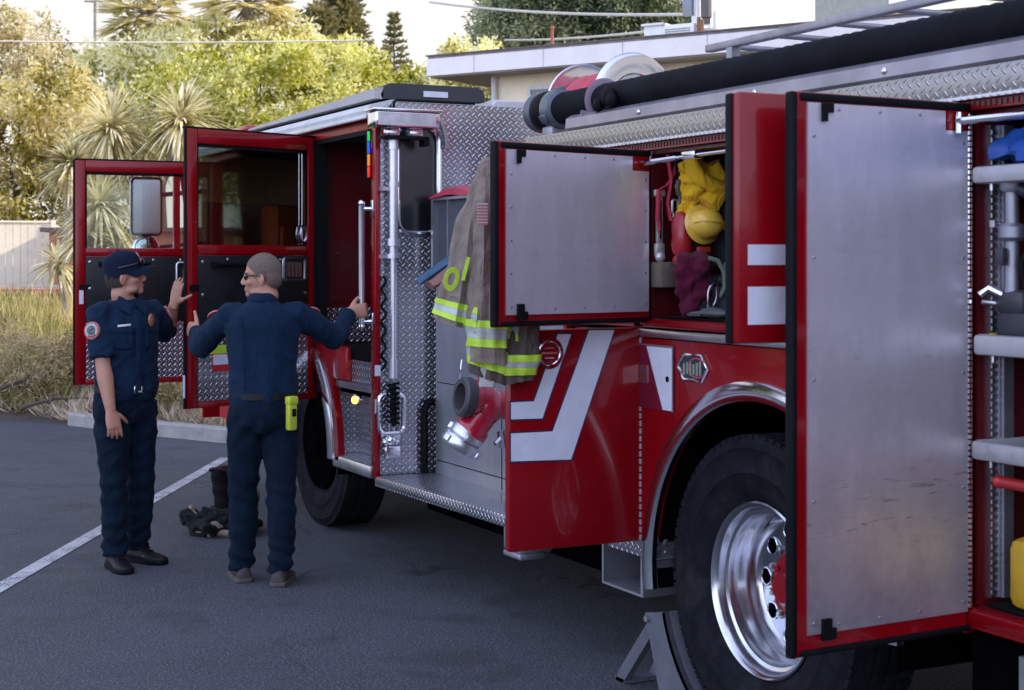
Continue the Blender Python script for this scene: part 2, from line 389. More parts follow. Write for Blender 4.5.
# ---- wheels
TP = [(.30, -.27), (.36, -.285), (.46, -.285), (.515, -.268), (.538, -.25), (.545, -.21), (.546, -.16), (.538, -.156), (.538, -.148), (.546, -.144), (.546, -.10), (.538, -.096), (.538, -.088), (.546, -.084), (.545, -.030), (.541, -.010),
      (.530, .004), (.51, .012), (.502, .018), (.494, .013), (.45, .018), (.42, .018), (.414, .022), (.408, .017), (.36, .006), (.345, .0), (.336, -.006), (.322, -.014), (.31, -.022), (.30, -.04)]
def wheel(y, x, kind):
    M = frame((x, y, WZ), (-1, 0, 0))
    hub = MB().lathe([(.10, -.26), (.245, -.26), (.245, -.25)], M, 40).build('wheel', DARK, eng)
    t = MB().lathe(TP, M, 96)
    for k in range(80):
        a = 2 * PI * k / 80
        for h0, h1, sh in ((-.040, .004, 0), (-.265, -.215, .02), (-.14, -.105, .01)):
            A = M @ Matrix.Rotation(a + sh, 4, 'Z')
            t.box(.520 if h0 > -.06 or h0 < -.2 else .54, .5475, -.0165, .0165, h0, h1, M=A)
    ty = t.build('tyre', TYRE, hub, smooth=40)
    rim = MB()
    if kind == 'rear':
        rim.lathe([(.285, -.05), (.298, -.03), (.310, -.018), (.312, -.012), (.306, -.008), (.296, -.014), (.287, -.03), (.283, -.055), (.270, -.060), (.266, -.075), (.262, -.105), (.250, -.118), (.248, -.15), (.240, -.172), (.230, -.182), (.160, -.188), (.135, -.182), (.125, -.176), (.115, -.176)], M, 80)
    else:
        rim.lathe([(.285, -.03), (.298, -.006), (.310, .006), (.306, .015), (.290, .004), (.27, -.02), (.25, -.01), (.20, .02), (.15, .03), (.11, .03)], M, 64)
    rm = rim.build('rim', basic('polished aluminium wheel', (.56, .57, .61), .2, 1.0, .14, 7, .03, 60, rvar=.08, dirt=.2) if kind == 'rear' else DARK, hub, smooth=40)
    hz = -.183 if kind == 'rear' else .022
    for k in range(10 if kind == 'rear' else 0):
        a = 2 * PI * (k + .5) / 10; q = M @ Matrix.Rotation(a, 4, 'Z')
        A = q @ Matrix.Translation((.200, 0, hz))
        hole = MB(); hole.lathe([(.029, .000), (.027, .002), (.0, .0022)], A @ Matrix.Diagonal((.95, 1, 1, 1)), 20)
        hole.build('hand_hole', DARK, rm); edge = MB(); edge.tube([(A @ Vector((math.cos(u) * .030, math.sin(u) * .031, .0015))) for u in np.linspace(0, 2 * PI, 20, endpoint=False)], .0035, 8, closed=True); edge.build('hole_rim', CHROME if kind == 'rear' else DARK, rm)
        B = M @ Matrix.Rotation(a + .3, 4, 'Z') @ Matrix.Translation((.145, 0, hz + .006))
        nuts = MB(); nuts.lathe([(.016, 0), (.016, .018), (.012, .026), (.0, .028)], B, 6); nuts.build('wheel_nut', ALU if kind == 'rear' else DARK, rm)
    hb = MB()
    if kind == 'rear':
        hb.lathe([(.120, -.175), (.116, -.15), (.092, -.15), (.086, -.135), (.070, -.13), (.062, -.11), (.052, -.10), (.0, -.099)], M, 32)
        for k in range(8): hb.lathe([(.012, 0), (.012, .014), (0, .016)], M @ Matrix.Rotation(2 * PI * k / 8, 4, 'Z') @ Matrix.Translation((.078, 0, -.134)), 6)
    else:
        hb.lathe([(.11, .02), (.10, .06), (.06, .075), (.0, .078)], M, 32)
    hb.build('hub_cap', RED if kind == 'rear' else DARK, hub)
    return hub
wheel(WY, .004, 'rear'); wheel(FY, .17, 'front')

# ---- running board and pump panel
rb = MB(); x0, x1 = -.015, .335
pts = lambda dz0, dz1: None
def slope(b, z0, z1, x0, x1, y0=6.02, y1=8.2, lift=(.03, .0)):
    co = [(x, y, z + (lift[0] if y == y0 else lift[1])) for z in (z0, z1) for y in (y0, y1) for x in (x0, x1)]
    vs = [b.bm.verts.new(c) for c in co]
    for q in ((0, 2, 3, 1), (4, 5, 7, 6), (0, 1, 5, 4), (2, 6, 7, 3), (0, 4, 6, 2), (1, 3, 7, 5)): b.bm.faces.new([vs[i] for i in q])
    b._bev(vs, .006)
slope(rb, .445, .502, -.012, .345)
board = rb.build('running_board', PL_XY, eng)
eb = MB(); slope(eb, .447, .494, -.020, -.0125); eb.build('board_edge', PL_YZ, board)
skin('step_light', ALUDULL, lambda b: (b.box(.0, .17, 6.42, 6.60, .36, .468, .012), b.box(-.01, .12, 6.40, 6.58, .335, .362, .008)))
def pump(b):
    b.box(.335, .36, 6.06, 8.16, .505, 1.64); b.box(.36, 2.1, 6.05, 8.16, .5, 2.02); b.box(.335, .36, 6.06, 7.24, 1.64, 2.06)
pp = skin('pump_panel', STEEL, pump)
skin('panel_seam', DARK, lambda b: (b.box(.332, .335, 6.10, 8.14, 1.02, 1.024), b.box(.332, .335, 7.30, 7.304, .52, 1.02), b.box(.332, .335, 6.10, 8.14, .58, .584)), pp)
skin('crosslay_cover_deck', ALUDULL, lambda b: b.box(.34, 2.1, 6.05, 8.16, 2.03, 2.06))
# crosslay slots: an aluminium open box with upright dividers
cl = skin('crosslay_frame', ALU, lambda b: (b.box(.30, .334, 8.12, 8.15, 1.64, 2.06), b.box(.30, .334, 7.26, 7.29, 1.64, 2.06), b.box(.30, .334, 7.29, 8.12, 2.045, 2.06), b.box(.30, .334, 7.29, 8.12, 1.64, 1.655),
     b.box(.302, .9, 7.92, 7.932, 1.655, 2.045), b.box(.302, .9, 7.66, 7.672, 1.655, 2.045)))
skin('slot_lining', basic('slate grey lining', (.05, .055, .07), .6), lambda b: (b.box(.330, .3355, 7.26, 8.15, 1.655, 2.044),), cl)
# cab to pump gap, its shade drawn as a black tube
skin('gap_shade', BLACK, lambda b: (b.tube([(.285, 8.21, .56), (.285, 8.21, .86), (.30, 8.21, .90), (.345, 8.21, .905)], .022, 8), b.box(.27, .30, 8.195, 8.225, .505, .58)))
# suction elbow with Storz cap
def elbow():
    c = Vector((.085, 6.955, .995))
    b = MB(); b.ell(c, (.085, .085, .10), seg=24, rng=14)
    b.lathe([(.07, 0), (.075, .18), (.085, .24), (.12, .27), (.12, .31)], frame(c, (1, 0, 0)), 28)
    up = Vector((-.97, .02, .14)).normalized(); b.lathe([(.078, 0), (.078, .05), (.090, .06), (.092, .085)], frame(c + Vector((0, 0, .03)), up), 32)
    dn = Vector((-.50, .22, -.80)).normalized(); b.lathe([(.075, 0), (.075, .10), (.085, .115), (.085, .15), (.07, .16)], frame(c + Vector((.0, 0, -.01)), dn), 32)
    b.tube([c + Vector((-.02, .0, .08)), c + Vector((-.045, 0, .15)), c + Vector((-.015, 0, .18))], .007, 8)
    e = b.build('suction_elbow', basic('red enamel casting', (.38, .008, .03), .25, 0, .1, 6, .04, 60, coat=.7), eng)
    q = MB(); q.lathe([(.060, .086), (.060, .060), (.055, .04), (0, .038)], frame(c + Vector((0, 0, .03)), up), 28)
    q.lathe([(.062, .083), (.092, .086), (.099, .098), (.099, .135), (.088, .146), (.066, .146), (.062, .083)], frame(c + Vector((0, 0, .03)), up), 36)
    q.build('inlet_ring', basic('dark grey rubber ring', (.045, .045, .05), .55), e)
    q = MB(); D = frame(c + dn * .14, dn)
    q.lathe([(.06, 0), (.082, .005), (.088, .02), (.088, .045), (.080, .055), (.098, .06), (.102, .075), (.102, .10), (.094, .112), (.06, .118), (0, .12)], D, 36)
    for a in (20, 140, 260):
        q.box(.080, .104, -.022, .022, .02, .055, .006, M=D @ Matrix.Rotation(R(a), 4, 'Z')); q.box(.09, .112, -.020, .020, .070, .104, .006, M=D @ Matrix.Rotation(R(a + 60), 4, 'Z'))
    q.build('storz_cap', basic('satin cast aluminium', (.62, .63, .66), .3, .85, .2, 12, .1, 60), e)
    q = MB(); q.tube([c + Vector((.06, -.05, -.12)), c + Vector((.07, -.05, -.20))], .028, 16); q.tube([c + Vector((.07, -.05, -.14)), c + Vector((.01, -.07, -.18))], .012, 10); q.build('drain_valve', CHROME, e)
elbow()
q = MB(); c = Vector((.315, 7.76, 1.0))
q.tube([c + Vector((0, math.cos(t) * .045, math.sin(t) * .075)) for t in np.linspace(0, 2 * PI, 24, endpoint=False)], .010, 8, closed=True); q.lathe([(.05, 0), (.05, .01), (.02, .025), (.018, .05), (0, .05)], frame((.335, 7.76, 1.03), (-1, 0, 0)), 20); q.tube([c + Vector((-.02, 0, .07)), c + Vector((-.02, -.03, .12)), c + Vector((-.01, -.02, .17))], .006)
q.build('valve_handle', CHROME, eng)

# ---- CAB
CR = 8.24
cab = MB()
cab.box(.0, .03, 8.30, 11.9, 2.455, 2.53)
cab.box(.0, .03, 9.285, 10.34, 1.27, 2.455); cab.box(0, .03, 11.43, 11.9, .7, 2.455)
ac = arc(FY, .52, .70, 180, 0, 36)
cab.prism([(FY - .70, .55)] + [p for p in arc(FY, .52, .70, 180, 0, 36) if p[1] > .55] + [(FY + .70, .55), (10.42, .55), (10.42, 1.27), (8.94, 1.27), (8.93, .55)], YZ(0.0), .03)
cab.box(.0, .03, 10.42, 11.43, .55, .84); cab.box(2.42, 2.45, 8.25, 11.9, .5, 1.78); cab.box(2.42, 2.45, 8.25, 11.9, 2.40, 2.53); cab.box(2.42, 2.45, 8.25, 8.45, 1.78, 2.4); cab.box(2.42, 2.45, 9.2, 10.45, 1.78, 2.4); cab.box(2.42, 2.45, 11.4, 11.9, 1.78, 2.4); cab.box(.0, 2.45, 11.9, 11.93, .5, 1.3); cab.box(0, 2.45, 11.9, 11.93, 2.4, 2.53)
cab.box(.0, .06, 11.9, 11.93, 1.3, 2.4); cab.box(2.39, 2.45, 11.9, 11.93, 1.3, 2.4)
cabo = cab.build('cab', basic('red cab paint', (.34, .003, .007), .38, 0, .1, 3, coat=.12, dirt=.1, spec=.2), eng)
skin('windscreen', GL_CLEAR, lambda b: b.box(.06, 2.39, 11.905, 11.915, 1.3, 2.4), cabo)
# aft wall with a rounded window opening
wx, wz, ww, wh = .258, 2.165, .245, .60
b = MB(); out = [(.03, .50), (2.44, .50), (2.44, 2.605), (.10, 2.605), (.03, 2.56)]
hole = rrect(ww, wh, .075, 8)
bm = b.bm
def ring_wall(bm, outer, inner, y):
    vo = [bm.verts.new((x, y, z)) for x, z in outer]; vi = [bm.verts.new((wx + x, y, wz + z)) for x, z in inner]
    es = [bm.edges.new((v[i], v[(i + 1) % len(v)])) for v in (vo, vi) for i in range(len(v))]
    bmesh.ops.triangle_fill(bm, edges=es, use_beauty=True, use_dissolve=False)
ring_wall(bm, out, hole, CR)
aft = b.build('aft_wall', PL_XZ, eng, smooth=0)
fr = [Vector((wx + x, CR - .008, wz + z)) for x, z in rrect(ww + .01, wh + .01, .08, 10)]
MB().tube(fr, .017, 10, closed=True).build('window_frame', CHROME, aft)
skin('window_pane', GL_DARK, lambda b: b.prism([(x, z) for x, z in rrect(ww, wh, .075, 8)], Matrix(((1, 0, 0, wx), (0, 0, 1, CR + .012), (0, 1, 0, wz), (0, 0, 0, 1))), .006), aft)
skin('corner_strip', RED, lambda b: (b.box(-.004, .028, CR - .006, 8.302, .485, 2.50, .004),))
for za, zb in ((.85, .93), (1.06, 1.12)):
    skin('reflective_band', WHITE_R, lambda b: b.box(-.0065, .027, CR - .0085, CR - .0062, za, zb))
# roof: off white coving, silver gutter, dark cap
def coving():
    prof = [(-.02, 2.513), (-.045, 2.528), (-.05, 2.553), (-.02, 2.588), (.10, 2.618), (2.35, 2.618), (2.47, 2.588), (2.50, 2.548), (2.45, 2.513)]
    return MB().loft([[Vector((x, y, z)) for x, z in prof] for y in (CR + .012, 11.95)])
roof = coving().build('roof', ROOFW, eng, smooth=30)
skin('gutter', ALU, lambda b: b.box(-.06, -.042, CR, 11.9, 2.500, 2.528, .004), roof)
RY1 = 10.7
def roofcap(b):
    prof = [(.05, .0), (.04, .021), (.06, .071), (.10, .091), (.64, .091), (.68, .071), (.69, .006)]
    b.loft([[Vector((x, y, 2.622 + z * q)) for x, z in prof] for y, q in ((CR + .02, 1.0), (RY1, .22))])
skin('roof_cap', ROOFD, roofcap, roof)
skin('roof_cap_edge', basic('warm grey panel', (.40, .38, .37), .5, 0, .1, 4, dirt=.2), lambda b: b.loft([[Vector((x, y, 2.621 + z * q)) for x, z in ((.0, 0), (.0, .058), (.055, .066), (.055, 0))] for y, q in ((CR + .02, 1.0), (RY1, .2))]), roof)
skin('white_label', WHITE_R, lambda b: b.box(.30, .45, CR + .012, CR + .019, 2.643, 2.676), roof)
skin('air_deflector', ROOFW, lambda b: b.prism([(0, 0), (.42, 0), (.26, .09), (.05, .09)], Matrix(((1, 0, 0, .70), (0, 0, 1, CR + .01), (0, 1, 0, 2.558), (0, 0, 0, 1))), .25, bevel=.01), roof)
skin('roof_rail', BLACK, lambda b: b.tube([(.10, CR - .02, 2.548), (.10, CR - .03, 2.603), (.12, CR - .03, 2.613), (.6, CR - .03, 2.613)], .008), roof)
skin('clearance_light', basic('red lens', (.4, .01, .012), .25, coat=.5), lambda b: b.box(-.02, .09, 10.7, 11.1, 2.618, 2.663, .015), roof)
# crew doorway: bulkhead, floor, dark jamb, inner corner
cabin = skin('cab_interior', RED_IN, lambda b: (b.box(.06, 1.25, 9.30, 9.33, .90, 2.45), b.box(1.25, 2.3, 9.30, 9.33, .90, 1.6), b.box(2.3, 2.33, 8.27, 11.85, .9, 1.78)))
skin('kick_plate', PL_XZ, lambda b: b.box(.07, .62, 9.285, 9.298, 1.20, 1.415), cabin)
skin('bulkhead_beading', RED_IN, lambda b: (b.box(.10, .13, 9.288, 9.299, 1.45, 2.40), b.box(.13, .62, 9.288, 9.299, 1.45, 1.48), b.bolt((.16, 9.298, 1.75), (0, -1, 0)), b.bolt((.16, 9.298, 2.0), (0, -1, 0))), cabin)
skin('cab_floor', BLACK, lambda b: (b.box(.035, 2.3, 8.27, 9.30, 1.13, 1.19), b.box(.035, 2.3, 9.33, 11.85, .95, 1.0)), cabin)
skin('headliner', basic('grey headliner', (.05, .05, .055), .8), lambda b: b.box(.035, 2.3, 8.26, 11.85, 2.452, 2.47), cabin)
skin('door_jamb_seal', BLACK, lambda b: (b.box(-.006, .06, 9.215, 9.285, .95, 2.45), b.box(-.004, .034, 8.302, 9.215, 2.425, 2.454), b.box(-.02, -.006, 9.24, 9.262, .95, 2.45)))
# front seats and dash behind the door glass
seat = MB(); orange = basic('orange vest fabric', (.55, .10, .02), .7)
seat.box(.35, .85, 9.45, 9.55, 1.0, 1.95, .04); seat.box(.35, .85, 9.5, 10.0, 1.0, 1.35, .05); seat.build('driver_seat', orange, eng)
skin('dashboard', BLKPANEL, lambda b: (b.box(.1, 2.3, 11.0, 11.85, 1.0, 1.5, .05), b.tube([(.55 + math.cos(t) * .22, 10.85 + math.sin(t) * .05, 1.55 + math.sin(t) * .2) for t in np.linspace(0, 2 * PI, 24, endpoint=False)], .014, 8, closed=True)))
skin('radio_console', basic('grey console', (.30, .31, .34), .5), lambda b: (b.box(.75, 1.0, 10.6, 10.75, 1.95, 2.2, .02), b.box(.78, .97, 10.59, 10.60, 1.98, 2.17), b.box(1.15, 1.3, 10.2, 10.5, 1.0, 1.55, .02)))
skin('crew_seat', orange, lambda b: (b.box(.9, 1.4, 8.4, 8.55, 1.2, 2.1, .04), b.box(.9, 1.4, 8.5, 8.95, 1.2, 1.6, .05)))
skin('crew_lining', basic('red brown cab lining', (.30, .05, .03), .35, 0, .15, 4, coat=.4), lambda b: (b.box(.06, 2.3, 8.262, 8.275, .95, 2.10),))
skin('crew_header', basic('tan cab header', (.50, .26, .08), .5, 0, .25, 5), lambda b: b.box(.06, 2.3, 8.262, 8.30, 2.10, 2.44))
skin('grab_loop', BLACK, lambda b: b.tube([(.6, 8.34, 1.5), (.6, 8.40, 1.55), (.6, 8.40, 1.95), (.6, 8.34, 2.0)], .016, 8))
skin('safety_vest', orange, lambda b: b.box(.88, 1.42, 8.56, 8.60, 1.5, 1.95, .02))
# steps under the crew door
st = skin('lower_step', ALU, lambda b: b.box(-.012, .30, 8.305, 8.925, .475, .548, .010))
skin('tread_surface', PL_XY, lambda b: b.box(.0, .28, 8.31, 8.92, .5485, .551), st)
skin('step_riser', PL_YZ, lambda b: (b.box(.15, .17, 8.305, 8.93, .552, .95), b.box(.03, .04, 8.305, 8.93, 1.0, 1.125)))
skin('riser_aft', PL_XZ, lambda b: b.box(.03, .15, 8.92, 8.929, .552, 1.12))
up = skin('upper_step', ALU, lambda b: (b.box(.0, .15, 8.305, 8.90, .955, .998, .008),))
skin('step_underside', DARK, lambda b: b.box(.03, .15, 8.31, 8.89, .925, .953), up)
skin('marker_lamp', basic('lit amber lens', (.9, .4, .05), .3, emit=(1.0, .42, .07), estr=4.0), lambda b: b.lathe([(.024, 0), (.022, .012), (.012, .02), (0, .022)], frame((.06, 8.72, .885), (-1, -.5, 0)), 16))
skin('marker_lamp_housing', CHROME, lambda b: (b.lathe([(.036, -.02), (.036, .004), (.025, .006)], frame((.062, 8.72, .885), (-1, -.5, 0)), 20), b.box(.065, .15, 8.70, 8.75, .875, .895)))
skin('corner_lens', basic('red lens', (.4, .01, .012), .25, coat=.5), lambda b: b.box(-.01, .03, 8.70, 8.93, 1.0, 1.20, .015))
archring(FY, .685, .78, 180, 0, -.02, .02, 40).build('front_arch_trim', CHROME, eng, smooth=50)
liner(FY, .72, 188, -8).build('front_arch_liner', DARK, eng)
skin('fender_flare', RED, lambda b: [b.loft([[Vector((x, FY + math.cos(R(a)) * r, .52 + math.sin(R(a)) * r)) for x, r in ((-.012, .782), (-.012, .845), (.028, .845), (.028, .782))] for a in np.linspace(180, 90, 24)])])
# grab rail at the doorway
gr = skin('grab_rail', ALU, lambda b: b.tube([(-.055, 8.31, 1.34), (-.055, 8.31, 2.02), (-.055, 8.305, 2.035)], .019, 16))
for zb, s_ in ((2.0, 1), (1.365, -1)):
    skin('rail_bracket', CHROME, lambda b: (b.tube([(-.055, 8.31, zb), (-.02, 8.29, zb), (.0, 8.28, zb)], .013), b.ell((-.055, 8.31, zb + .03 * s_), .022), b.box(-.012, .0, 8.262, 8.292, zb - .05, zb + .05, .005)), gr)
# tank level light: four lit colours one above another
tl = skin('tank_level_light', BLACK, lambda b: b.box(-.024, -.008, 8.30, 8.33, 2.17, 2.45, .004))
for nm, col, z0, z1 in (('green_lens', (.02, .8, .12), 2.38, 2.44), ('blue_lens', (.03, .12, 1.0), 2.31, 2.38), ('amber_lens', (1.0, .30, .02), 2.24, 2.31), ('red_lens', (1.0, .04, .02), 2.175, 2.24)):
    skin(nm, basic('lit ' + nm, col, .4, emit=col, estr=.38), lambda b: b.box(-.026, -.010, 8.294, 8.3005, z0 + .002, z1 - .002, .003), tl)
# telescoping floodlight on the aft wall
px_, py_ = .082, 8.17
fl = skin('floodlight_mast', basic('bright mast tube', (.62, .61, .66), .3, .75, .1, 6), lambda b: (b.tube([(px_, py_, 1.05), (px_, py_, 1.80)], .020, 16), b.tube([(px_, py_, 1.72), (px_, py_, 2.42)], .0245, 16), b.tube([(px_, py_, 1.79), (px_, py_, 1.83)], .037, 16), b.tube([(px_, py_, 1.72), (px_, py_, 1.745)], .037, 16), b.tube([(px_, py_, 1.05), (px_, py_, 1.16)], .026, 16),
     b.tube([(px_, py_, 2.12), (px_, py_, 2.15)], .028, 16), b.tube([(px_, py_, 2.33), (px_, py_, 2.40)], .030, 16), b.box(.02, .10, py_, CR - .005, 1.72, 1.74), b.box(.02, .10, py_, CR - .005, 2.10, 2.12)))
hd = MB(); hd.box(-.07, .315, 8.05, 8.19, 2.445, 2.535, .012); hd.box(-.085, .33, 8.04, 8.20, 2.535, 2.55, .004); hd.box(.02, .10, 8.12, 8.2, 2.40, 2.445, .006); hd.box(.16, .24, 8.12, 8.2, 2.40, 2.445, .006)
hd = hd.build('floodlight_head', CHROME, fl)
skin('lamp_glass', basic('floodlight glass', (.46, .46, .52), .15, .5, .25, 14), lambda b: b.box(-.06, .285, 8.043, 8.0495, 2.455, 2.525, .0), fl)
skin('yoke', BLACK, lambda b: (b.box(-.01, .27, 8.10, 8.18, 2.385, 2.402), b.box(.24, .27, 8.1, 8.18, 2.35, 2.39)), fl)
coil = [(px_ + math.cos(t) * .032, py_ + .005 + math.sin(t) * .028, 1.02 - .0045 * t) for t in np.linspace(0, 2 * PI * 8, 120)]
skin('coiled_cable', BLACK, lambda b: (b.tube(coil, .007, 6), b.tube([(px_, py_, 1.02), (px_, py_, .78)], .014)), fl)
cab2 = [(.0 + math.sin(t * .9) * .006 + .0, 8.215, 1.55 - .02 * t) for t in np.linspace(0, 34, 60)]
skin('cable', BLACK, lambda b: (b.tube([(.035 + .012 * math.sin(t * 1.5), 8.205 + .010 * math.cos(t * 1.5), 1.62 - .022 * t) for t in np.linspace(0, 24, 150)], .008, 6)), fl)
bk = MB(); ro = [Vector((.075 + x, 8.19, .85 + z)) for x, z in rrect(.15, .22, .04, 6)]
bk.tube(ro, .014, 8, closed=True); bk.box(.055, .062, 8.18, 8.2, .745, .955); bk.box(.088, .095, 8.18, 8.2, .745, .955); bk.box(.02, .13, 8.19, 8.23, .70, .74, .006); bk.ell((.075, 8.19, .70), (.035, .03, .03)); bk.ell((.04, 8.19, .69), (.02, .02, .02)); bk.ell((.11, 8.19, .69), (.02, .02, .02)); bk.box(.03, .12, 8.16, 8.2, .60, .67, .01)
bk.build('mast_bracket', CHROME, fl)
# hose connection stub on the aft wall and cable loop by the window
skin('window_cable', ALUDULL, lambda b: b.tube([(.31, 8.21, 2.545), (.38, 8.20, 2.50), (.41, 8.20, 2.42), (.42, 8.205, 2.35)], .016))
skin('roof_valve', CHROME, lambda b: (b.tube([(.85, 7.6, 2.06), (.85, 7.6, 2.20), (.85, 7.55, 2.30), (.80, 7.5, 2.33)], [.05, .04, .035, .03], 14), b.tube([(.72, 7.55, 2.34), (.98, 7.55, 2.36)], .02), b.ell((.85, 7.55, 2.30), (.06, .06, .05))))

# ---- doors
def dmat(hy, d, hx=0.0):
    x = Vector((d[0], d[1], 0)).normalized(); y = Vector((0, 0, 1)).cross(x)
    M = Matrix(((x.x, y.x, 0, hx), (x.y, y.y, 0, hy), (0, 0, 1, 0), (0, 0, 0, 1)))
    return wm(eng).inverted() @ M
def dpart(name, mat, fn, parent, smooth=35):
    b = MB(); fn(b); return b.build(name, mat, parent, local=True, smooth=smooth)
def pan_door(name, hy, d, w, z0, z1, lo=.045, side=.055):
    b = MB(); b.box(.0, w - .006, -.004, .018, z0, z1, .004); b.box(.012, w - .02, .018, .026, z0 + .012, z1 - .01)
    o = b.build(name, RED, eng, M=dmat(hy, d))
    def seal(b):
        b.box(w - .022, w - .001, -.002, .032, z0 + .002, z1 - .001, .008); b.box(.0, w - .034, .018, .034, z1 - .026, z1 - .004, .005); b.box(.0, w - .034, .018, .034, z0 + .004, z0 + .022, .005)
    dpart('rubber_seal', BLACK, seal, o)
    n = 0.016
    px1 = w - .034 - .030
    px1 += .008
    li = [(.012, z0 + lo), (px1, z0 + lo), (px1, z1 - .030), (.10, z1 - .030), (.10, z1 - .085), (.012, z1 - .085)]
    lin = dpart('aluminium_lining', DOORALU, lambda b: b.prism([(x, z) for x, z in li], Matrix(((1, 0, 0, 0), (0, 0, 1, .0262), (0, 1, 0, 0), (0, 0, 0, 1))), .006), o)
    spots = [(x, z0 + lo + .03 + (z1 - z0 - lo - .15) * i / 4) for x in (.03, px1 - .02) for i in range(5)] + [(x, z) for x in (.2, .35, .5) if x < px1 - .05 for z in (z1 - .045, z0 + lo + .02)]
    for x, z in spots: dpart('screw', ALUDULL, lambda b: b.bolt((x, .0325, z), (0, 1, 0), .005, .003), lin)
    for z, s in ((z0 + lo + .012, 1), (z1 - .050, -1)):
        def latch(b):
            if s > 0: b.box(px1 - .075, px1 - .045, .033, .045, z - .03, z + .028); b.box(px1 - .095, px1 - .045, .033, .040, z - .03, z + .0)
            else: b.box(px1 - .060, px1 - .045, .033, .045, z - .03, z + .02); b.box(px1 - .085, px1 - .045, .033, .040, z - .005, z + .02)
        dpart('latch', BLACK, latch, o)
    dpart('stay_bracket', RED, lambda b: (b.box(.02, .095, .0262, .034, z1 - .083, z1 - .030), b.bolt((.05, .034, z1 - .06), (0, 1, 0), .008)), o)
    return o
big = pan_door('locker_door', 3.525, (-1, -.06), .664, .626, 2.163, lo=.062)
mid = pan_door('locker_door', 5.313, (-.973, -.229), .787, 1.462, 2.140)
def hinge(b):
    for k in range(88): b.tube([(.004, .030, .70 + k * .0163), (.004, .030, .70 + k * .0163 + .0105)], .0075, 8)
dpart('piano_hinge', CHROME, hinge, big)
# door stays (rods) under the fascia
skin('door_stay', CHROME, lambda b: (b.tube([(-.06, 3.48, 2.105), (.05, 3.05, 2.115), (.10, 2.6, 2.12)], .008, 8), b.tube([(-.06, 3.48, 2.105), (.01, 3.25, 2.11)], .012, 8), b.tube([(-.06, 3.475, 2.13), (-.06, 3.475, 2.07)], .009, 8), b.box(.03, .06, 2.98, 3.05, 2.105, 2.13)))
skin('door_stay', CHROME, lambda b: (b.tube([(-.05, 5.26, 2.085), (.0, 4.9, 2.10), (.02, 4.0, 2.11)], .007, 8), b.tube([(-.05, 5.26, 2.085), (-.02, 5.05, 2.094)], .011, 8), b.box(-.02, .02, 4.93, 5.02, 2.085, 2.115, .004)))
# upper locker, aft door: outer face towards us
b = MB(); b.box(.0, .752, -.02, .028, 1.475, 2.168, .01); d3 = b.build('locker_door', RED, eng, M=dmat(3.60, (-1, 0)))
d3['label'] = 'red outer face of locker door with two white reflective stripes'
dpart('reflective_stripe', WHITE_R, lambda b: b.box(.0, .722, .0285, .0305, 1.692, 1.748), d3)
dpart('reflective_stripe', WHITE_R, lambda b: b.box(.0, .722, .0285, .0305, 1.528, 1.632), d3)
dpart('rubber_seal', BLACK, lambda b: b.box(.738, .759, -.03, -.0, 1.475, 2.165, .005), d3)
# lower locker door with chevron stripes
b = MB(); b.box(.0, .578, -.02, .022, .594, 1.440, .008); d4 = b.build('locker_door', RED, eng, M=dmat(5.374, (-1, 0)))
d4['label'] = 'red lower locker door with white chevron stripes and round emblem'
cv = lambda P: [((636 - x) / 129 * .576, 1.7 - (y - 262) * (.00397 - (636 - x) / 129 * .00016)) for x, y in P]
S1 = cv([(508, 402), (530, 401), (553, 334), (566, 334), (538, 418), (508, 419)]); S2 = cv([(508, 433), (548, 431), (584, 330), (609, 330), (566, 459), (508, 461)])
FM = lambda y: Matrix(((1, 0, 0, 0), (0, 0, 1, y), (0, 1, 0, 0), (0, 0, 0, 1)))
def grow(P, k):
    cx = sum(p[0] for p in P) / len(P); cy = sum(p[1] for p in P) / len(P); out = []
    n = len(P); area = sum(P[i][0] * P[(i + 1) % n][1] - P[(i + 1) % n][0] * P[i][1] for i in range(n))
    for i in range(n):
        a, p, c = Vector(P[i - 1]), Vector(P[i]), Vector(P[(i + 1) % n])
        n1 = Vector(((p - a).y, -(p - a).x)).normalized(); n2 = Vector(((c - p).y, -(c - p).x)).normalized()
        if area < 0: n1, n2 = -n1, -n2
        h = (n1 + n2).normalized(); q = p + h * (k / max(.35, h.dot(n1))); out.append((q.x, q.y))
    return out
for S in (S1, S2):
    dpart('pin_line', NAVYLINE, lambda b: b.prism(grow(S, .006), FM(.0222), .0012), d4)
    dpart('chevron_stripe', WHITE_R, lambda b: b.prism(S, FM(.0236), .0012), d4)
em = dpart('emblem', RED, lambda b: b.lathe([(.062, 0), (.062, .006), (.052, .010), (.050, .004), (0, .004)], frame((.41, .0225, 1.350), (0, 1, 0)), 40), d4)
dpart('emblem_ring', CHROME, lambda b: (b.tube([(.41 + math.cos(t) * .046, .0275, 1.350 + math.sin(t) * .046) for t in np.linspace(0, 2 * PI, 32, endpoint=False)], .005, 8, closed=True), b.box(.375, .445, .026, .030, 1.346, 1.354), b.box(.39, .43, .026, .030, 1.366, 1.372), b.box(.39, .43, .026, .030, 1.328, 1.334)), em)
dpart('piano_hinge', ALUDULL, lambda b: [b.tube([(.0, .024, .60 + k * .030), (.0, .024, .60 + k * .030 + .021)], .006, 8) for k in range(28)], d4)
